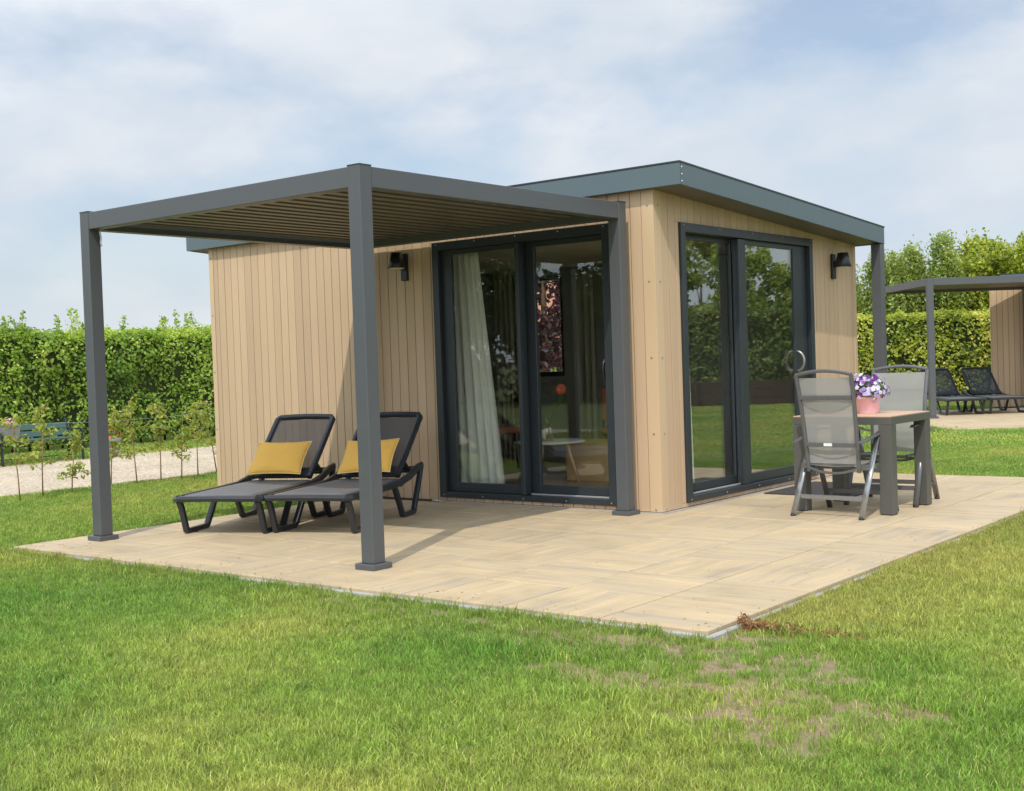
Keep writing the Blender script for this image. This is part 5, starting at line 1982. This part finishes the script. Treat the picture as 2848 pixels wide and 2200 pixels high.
# ------------------------------------------------------------------ cut turf edge by the patio corner
def turf_edge():
    rs = np.random.default_rng(9)
    mb = MB()
    pts = []
    n = 46
    for i in range(n + 1):
        f = i / n
        x = QX + .06 + f * .62
        y = -3.36 + .05 * f + .02 * math.sin(f * 9) + rs.normal(0, .006)
        hgt = .018 * (1 - f) + .006 + rs.normal(0, .006)
        pts.append((x, y, hgt))
    vs = []
    for x, y, hh in pts:
        vs += [(x, y - .020, GZ - .01), (x + rs.normal(0, .003), y - .008, GZ + hh), (x, y + .05, GZ + hh * .9), (x, y + .14, GZ - .004)]
    mb.add(vs, [(i * 4 + q, i * 4 + q + 1, (i + 1) * 4 + q + 1, (i + 1) * 4 + q) for i in range(n) for q in range(3)])
    rsd = rs.normal
    P = np.array([[QX + .05 + .66 * f, -3.355 + .05 * f + rsd(0, .02), GZ + .028 * (1 - f) + .012 + rsd(0, .008)] for f in rs.uniform(0, 1, 520) ** 1.1])
    Q = np.array([[QX + .05 + rsd(0, .014), -3.33 + rsd(0, .02), GZ + .035 + rsd(0, .018)] for _ in range(70)])
    o = mb.build('turf_edge', M['turfedge'])
    o['label'] = 'brown cut edge of the raised turf at the patio corner'
    o['kind'] = 'structure'
    P = np.concatenate([P, Q])
    st = link('dry_straw', leaf_mesh('dry_straw', M['straw'], P, rs.uniform(.02, .045, len(P)), None, aspect=.16, rs=rs), o)
    st['kind'] = 'stuff'
turf_edge()

# ------------------------------------------------------------------ grass
def grass():
    rs = np.random.default_rng(21)
    verts, faces, kind, rnd = [], [], [], []
    def tuft(k, n, rad, hmin, hmax, wd, lean, dry=0.0):
        nonlocal verts, faces, kind, rnd
        for _ in range(n):
            r = rad * math.sqrt(rs.random()); a = rs.uniform(0, 6.283)
            bx, by = r * math.cos(a), r * math.sin(a)
            h = rs.uniform(hmin, hmax) * (1 - .25 * (r / rad) ** 2)
            la = rs.uniform(0, 6.283)
            ln = h * rs.uniform(.15, 1) * lean
            dx, dy = math.cos(la) * ln, math.sin(la) * ln
            wa = rs.uniform(0, 3.1416)
            wx, wy = math.cos(wa) * wd, math.sin(wa) * wd
            o = len(verts)
            hz = math.sqrt(max(h * h - ln * ln * .6, h * h * .16))
            verts += [(bx - wx, by - wy, -.006), (bx + wx, by + wy, -.006),
                      (bx - wx * .75 + dx * .35, by - wy * .75 + dy * .35, hz * .6), (bx + wx * .75 + dx * .35, by + wy * .75 + dy * .35, hz * .6),
                      (bx + dx, by + dy, hz)]
            faces += [(o, o + 1, o + 3, o + 2), (o + 2, o + 3, o + 4)]
            q = rs.random()
            q = q * (1 - dry) + dry if dry else q
            kind += [k] * 5
            rnd += [q] * 5
    for k in range(5):
        tuft(k, 80, .080, .022, .058, .0019, 1.0)
    for k in (5, 6):
        tuft(k, 150, .20, .025, .058, .0030, .9)
    for k in (7, 8):
        tuft(k, 30, .06, .03, .10, .0028, 1.05)        # loose longer tussocks
    tuft(9, 160, .42, .03, .065, .0065, .9)
    tuft(10, 13, .11, .015, .045, .0019, 1.1)
    tuft(11, 26, .10, .015, .050, .0019, 1.1)
    nt_ = len(verts)
    # scatter points
    pts, scl, rot, pick, dry = [], [], [], [], []
    tanh = math.tan(math.radians(25.5))
    def ok(x, y):
        if QXL - .05 < x < QX + .05 and QY0 - .06 < y < QYB + .06:
            return False
        if -12.25 < x < -7.42:
            return False
        if -L_ - .02 < x < .02 and -.02 < y < W_ + .02:
            return False
        u = (x - CAM.x) * .7843 + (y - CAM.y) * .6204
        v = -(x - CAM.x) * .6204 + (y - CAM.y) * .7843
        if u > 6.66 and u < 15.2 and 18.9 < v < 25.2:
            return False
        if 9.6 < u < 15.3 and 25 < v < 29.2:
            return False
        if x < -14.3 and x > -15.3:
            return False
        return True
    def inview(x, y):
        u = (x - CAM.x) * .7843 + (y - CAM.y) * .6204
        v = -(x - CAM.x) * .6204 + (y - CAM.y) * .7843
        return v > 2.6 and abs(u) < v * tanh
    def put(x, y, s, k, d=0.0):
        pts.append((x, y, GZ + (.012 * mnoise.noise(V((x * 1.3, y * 1.3, 0))) if (-4 < x < 6 and -9 < y < -3.7) else 0)))
        scl.append(s); rot.append(rs.uniform(0, 6.283)); pick.append(k); dry.append(d)
    def zone(v0, v1, dens, kinds, smin, smax, left=1.0, right=1.0):
        area = tanh * (v1 * v1 - v0 * v0)
        n = int(area * dens)
        v = np.sqrt(rs.uniform(v0 * v0, v1 * v1, n))
        u = rs.uniform(-1, 1, n) * v * tanh
        for uu, vv in zip(u, v):
            x = CAM.x + .7843 * uu - .6204 * vv
            y = CAM.y + .6204 * uu + .7843 * vv
            if not ok(x, y):
                continue
            b = bare_amount(x, y)
            nz = mnoise.noise(V((x * 7, y * 7, 3)))
            nz2 = mnoise.noise(V((x * 1.1, y * 1.1, 8)))
            # distance to the patio's front and right edge strips: sparse and dry there
            ef = QY0 - y if QXL < x < QX + .3 else 9
            er = x - QX if y > QY0 + .2 else 9
            thin = 0.0
            d = max(0.0, .22 * mnoise.noise(V((x * .9, y * .9, 20))))
            if 0 < ef < .75:
                thin = .55 * (1 - ef / .75)
                d += .14 * (1 - ef / .75)
            if 0 < er < 1.0:
                d += .42 * (1 - er / 1.0)
            if b > .15 and rs.random() < min(.95, (b - .05) * 1.25 + nz * .9):
                q = rs.random()
                if q < .50:
                    put(x, y, rs.uniform(.7, 1.15), 10 if q < .34 else 11, .10)
                continue
            if thin and rs.random() < thin * .8 + nz * .5:
                continue
            if v1 < 12:
                k = kinds[rs.integers(len(kinds))]
                s = rs.uniform(smin, smax) * (1 + .35 * nz2) * (1 - .45 * min(1, b))
                if b > .15 or thin > .15:
                    k = 7 + rs.integers(2) if rs.random() < .45 else k
                    s *= .85
                put(x, y, s, k, min(.8, d))
            else:
                put(x, y, rs.uniform(smin, smax), kinds[rs.integers(len(kinds))], min(.7, d * .8))
    zone(2.6, 5.6, 520, (0, 1, 2, 3, 4), .62, 1.05)
    zone(5.6, 9.5, 420, (0, 1, 2, 3, 4), .65, 1.10)
    zone(9.5, 16, 90, (5, 6), .60, .95)
    zone(16, 36, 24, (9,), .8, 1.15)
    # lawn to the right, mirrored in the side door, and to the left
    for _ in range(9000):
        x, y = rs.uniform(2.5, 20), rs.uniform(-4, 22)
        if ok(x, y) and not inview(x, y):
            put(x, y, rs.uniform(.8, 1.1), 9, max(0, .3 * mnoise.noise(V((x * .5, y * .5, 2)))))
    for _ in range(3000):
        x, y = rs.uniform(-14.4, -3), rs.uniform(-9, -3)
        if ok(x, y) and not inview(x, y):
            put(x, y, rs.uniform(.7, 1.0), 9, .05)
    # ragged fringe along the patio's front and right edges
    for _ in range(330):
        x = rs.uniform(QXL - .1, QX + .02)
        if mnoise.noise(V((x * 2.3, 4, 1))) < -.12:
            continue
        put(x, QY0 - .045 - abs(rs.normal(0, .035)), rs.uniform(.45, .85), 7 + int(rs.integers(2)), rs.uniform(0, .35))
    for _ in range(420):
        y = rs.uniform(QY0 + .3, QYB)
        put(QX + .045 + abs(rs.normal(0, .04)), y, rs.uniform(.4, .7), 7 + int(rs.integers(2)), rs.uniform(.15, .75))
    for _ in range(260):
        y = rs.uniform(QY0, .3)
        put(QXL - .05 - abs(rs.normal(0, .03)), y, rs.uniform(.4, .65), 7 + int(rs.integers(2)), .05)
    # dark tussocks
    for cx, cy, n in ((3.25, -3.55, 26), (3.05, -4.95, 16), (2.55, -4.75, 14), (1.9, -4.35, 22), (2.85, -3.35, 10), (3.9, -4.2, 12)):
        for _ in range(n):
            put(cx + rs.normal(0, .14), cy + rs.normal(0, .07), rs.uniform(.8, 1.15), 7 + int(rs.integers(2)), 0)
    npt = len(pts)
    me = bpy.data.meshes.new('lawn_grass')
    me.from_pydata(verts + pts, [], faces)
    def attr(name, ty, vals):
        a = me.attributes.new(name, ty, 'POINT')
        a.data.foreach_set('value', vals)
    attr('tuft_kind', 'INT', kind + [100] * npt)
    attr('rnd', 'FLOAT', rnd + [0.0] * npt)
    attr('scl', 'FLOAT', [1.0] * nt_ + scl)
    attr('rot', 'FLOAT', [0.0] * nt_ + rot)
    attr('pick', 'INT', [0] * nt_ + [int(p) for p in pick])
    attr('dryness', 'FLOAT', [0.0] * nt_ + [float(max(0, q)) for q in dry])
    me.materials.append(M['grass'])
    o = link('lawn_grass', me)
    tag(o, 'short green lawn grass with drier and barer patches around the patio', kind='stuff')
    ng = bpy.data.node_groups.new('grass_scatter', 'GeometryNodeTree')
    ng.interface.new_socket('Geometry', in_out='INPUT', socket_type='NodeSocketGeometry')
    ng.interface.new_socket('Geometry', in_out='OUTPUT', socket_type='NodeSocketGeometry')
    gi = N(ng, 'NodeGroupInput'); go = N(ng, 'NodeGroupOutput')
    ka = N(ng, 'GeometryNodeInputNamedAttribute', data_type='INT'); ka.inputs['Name'].default_value = 'tuft_kind'
    def sep(k):
        c = N(ng, 'FunctionNodeCompare', data_type='INT', operation='EQUAL')
        ng.links.new(ka.outputs['Attribute'], c.inputs[2]); c.inputs[3].default_value = k
        s = N(ng, 'GeometryNodeSeparateGeometry', domain='POINT')
        ng.links.new(gi.outputs[0], s.inputs['Geometry'])
        ng.links.new(c.outputs[0], s.inputs['Selection'])
        return s.outputs['Selection']
    join = N(ng, 'GeometryNodeJoinGeometry')
    for k in reversed(range(12)):
        g2i = N(ng, 'GeometryNodeGeometryToInstance')
        ng.links.new(sep(k), g2i.inputs[0])
        ng.links.new(g2i.outputs[0], join.inputs[0])
    ip = N(ng, 'GeometryNodeInstanceOnPoints')
    ng.links.new(sep(100), ip.inputs['Points'])
    ng.links.new(join.outputs[0], ip.inputs['Instance'])
    ip.inputs['Pick Instance'].default_value = True
    def na(n, t='FLOAT'):
        a = N(ng, 'GeometryNodeInputNamedAttribute', data_type=t); a.inputs['Name'].default_value = n
        return a.outputs['Attribute']
    ng.links.new(na('pick', 'INT'), ip.inputs['Instance Index'])
    cx = N(ng, 'ShaderNodeCombineXYZ'); ng.links.new(na('rot'), cx.inputs[2])
    ng.links.new(cx.outputs[0], ip.inputs['Rotation'])
    cs = N(ng, 'ShaderNodeCombineXYZ')
    sa = na('scl')
    for q in range(3):
        ng.links.new(sa, cs.inputs[q])
    ng.links.new(cs.outputs[0], ip.inputs['Scale'])
    ng.links.new(ip.outputs[0], go.inputs[0])
    md = o.modifiers.new('scatter', 'NODES')
    md.node_group = ng
    print('grass points', npt)
grass()

def litter():
    rs = np.random.default_rng(77)
    P = []
    for _ in range(260):
        q = rs.random()
        if q < .5:
            P.append((rs.uniform(QXL, QX), QY0 + abs(rs.normal(0, .16)), .003))
        elif q < .8:
            P.append((QX - abs(rs.normal(0, .15)), rs.uniform(QY0, QYB), .003))
        else:
            P.append((rs.uniform(QXL, QX), rs.uniform(QY0, -.1), .003))
    P = np.array(P)
    o = link('leaf_litter', leaf_mesh('leaf_litter', M['straw'], P, rs.uniform(.008, .022, len(P)), np.tile([0, 0, 1.0], (len(P), 1)), .9, aspect=.3, rs=rs))
    tag(o, 'scattered bits of dry grass and leaf on the patio tiles', kind='stuff')
litter()
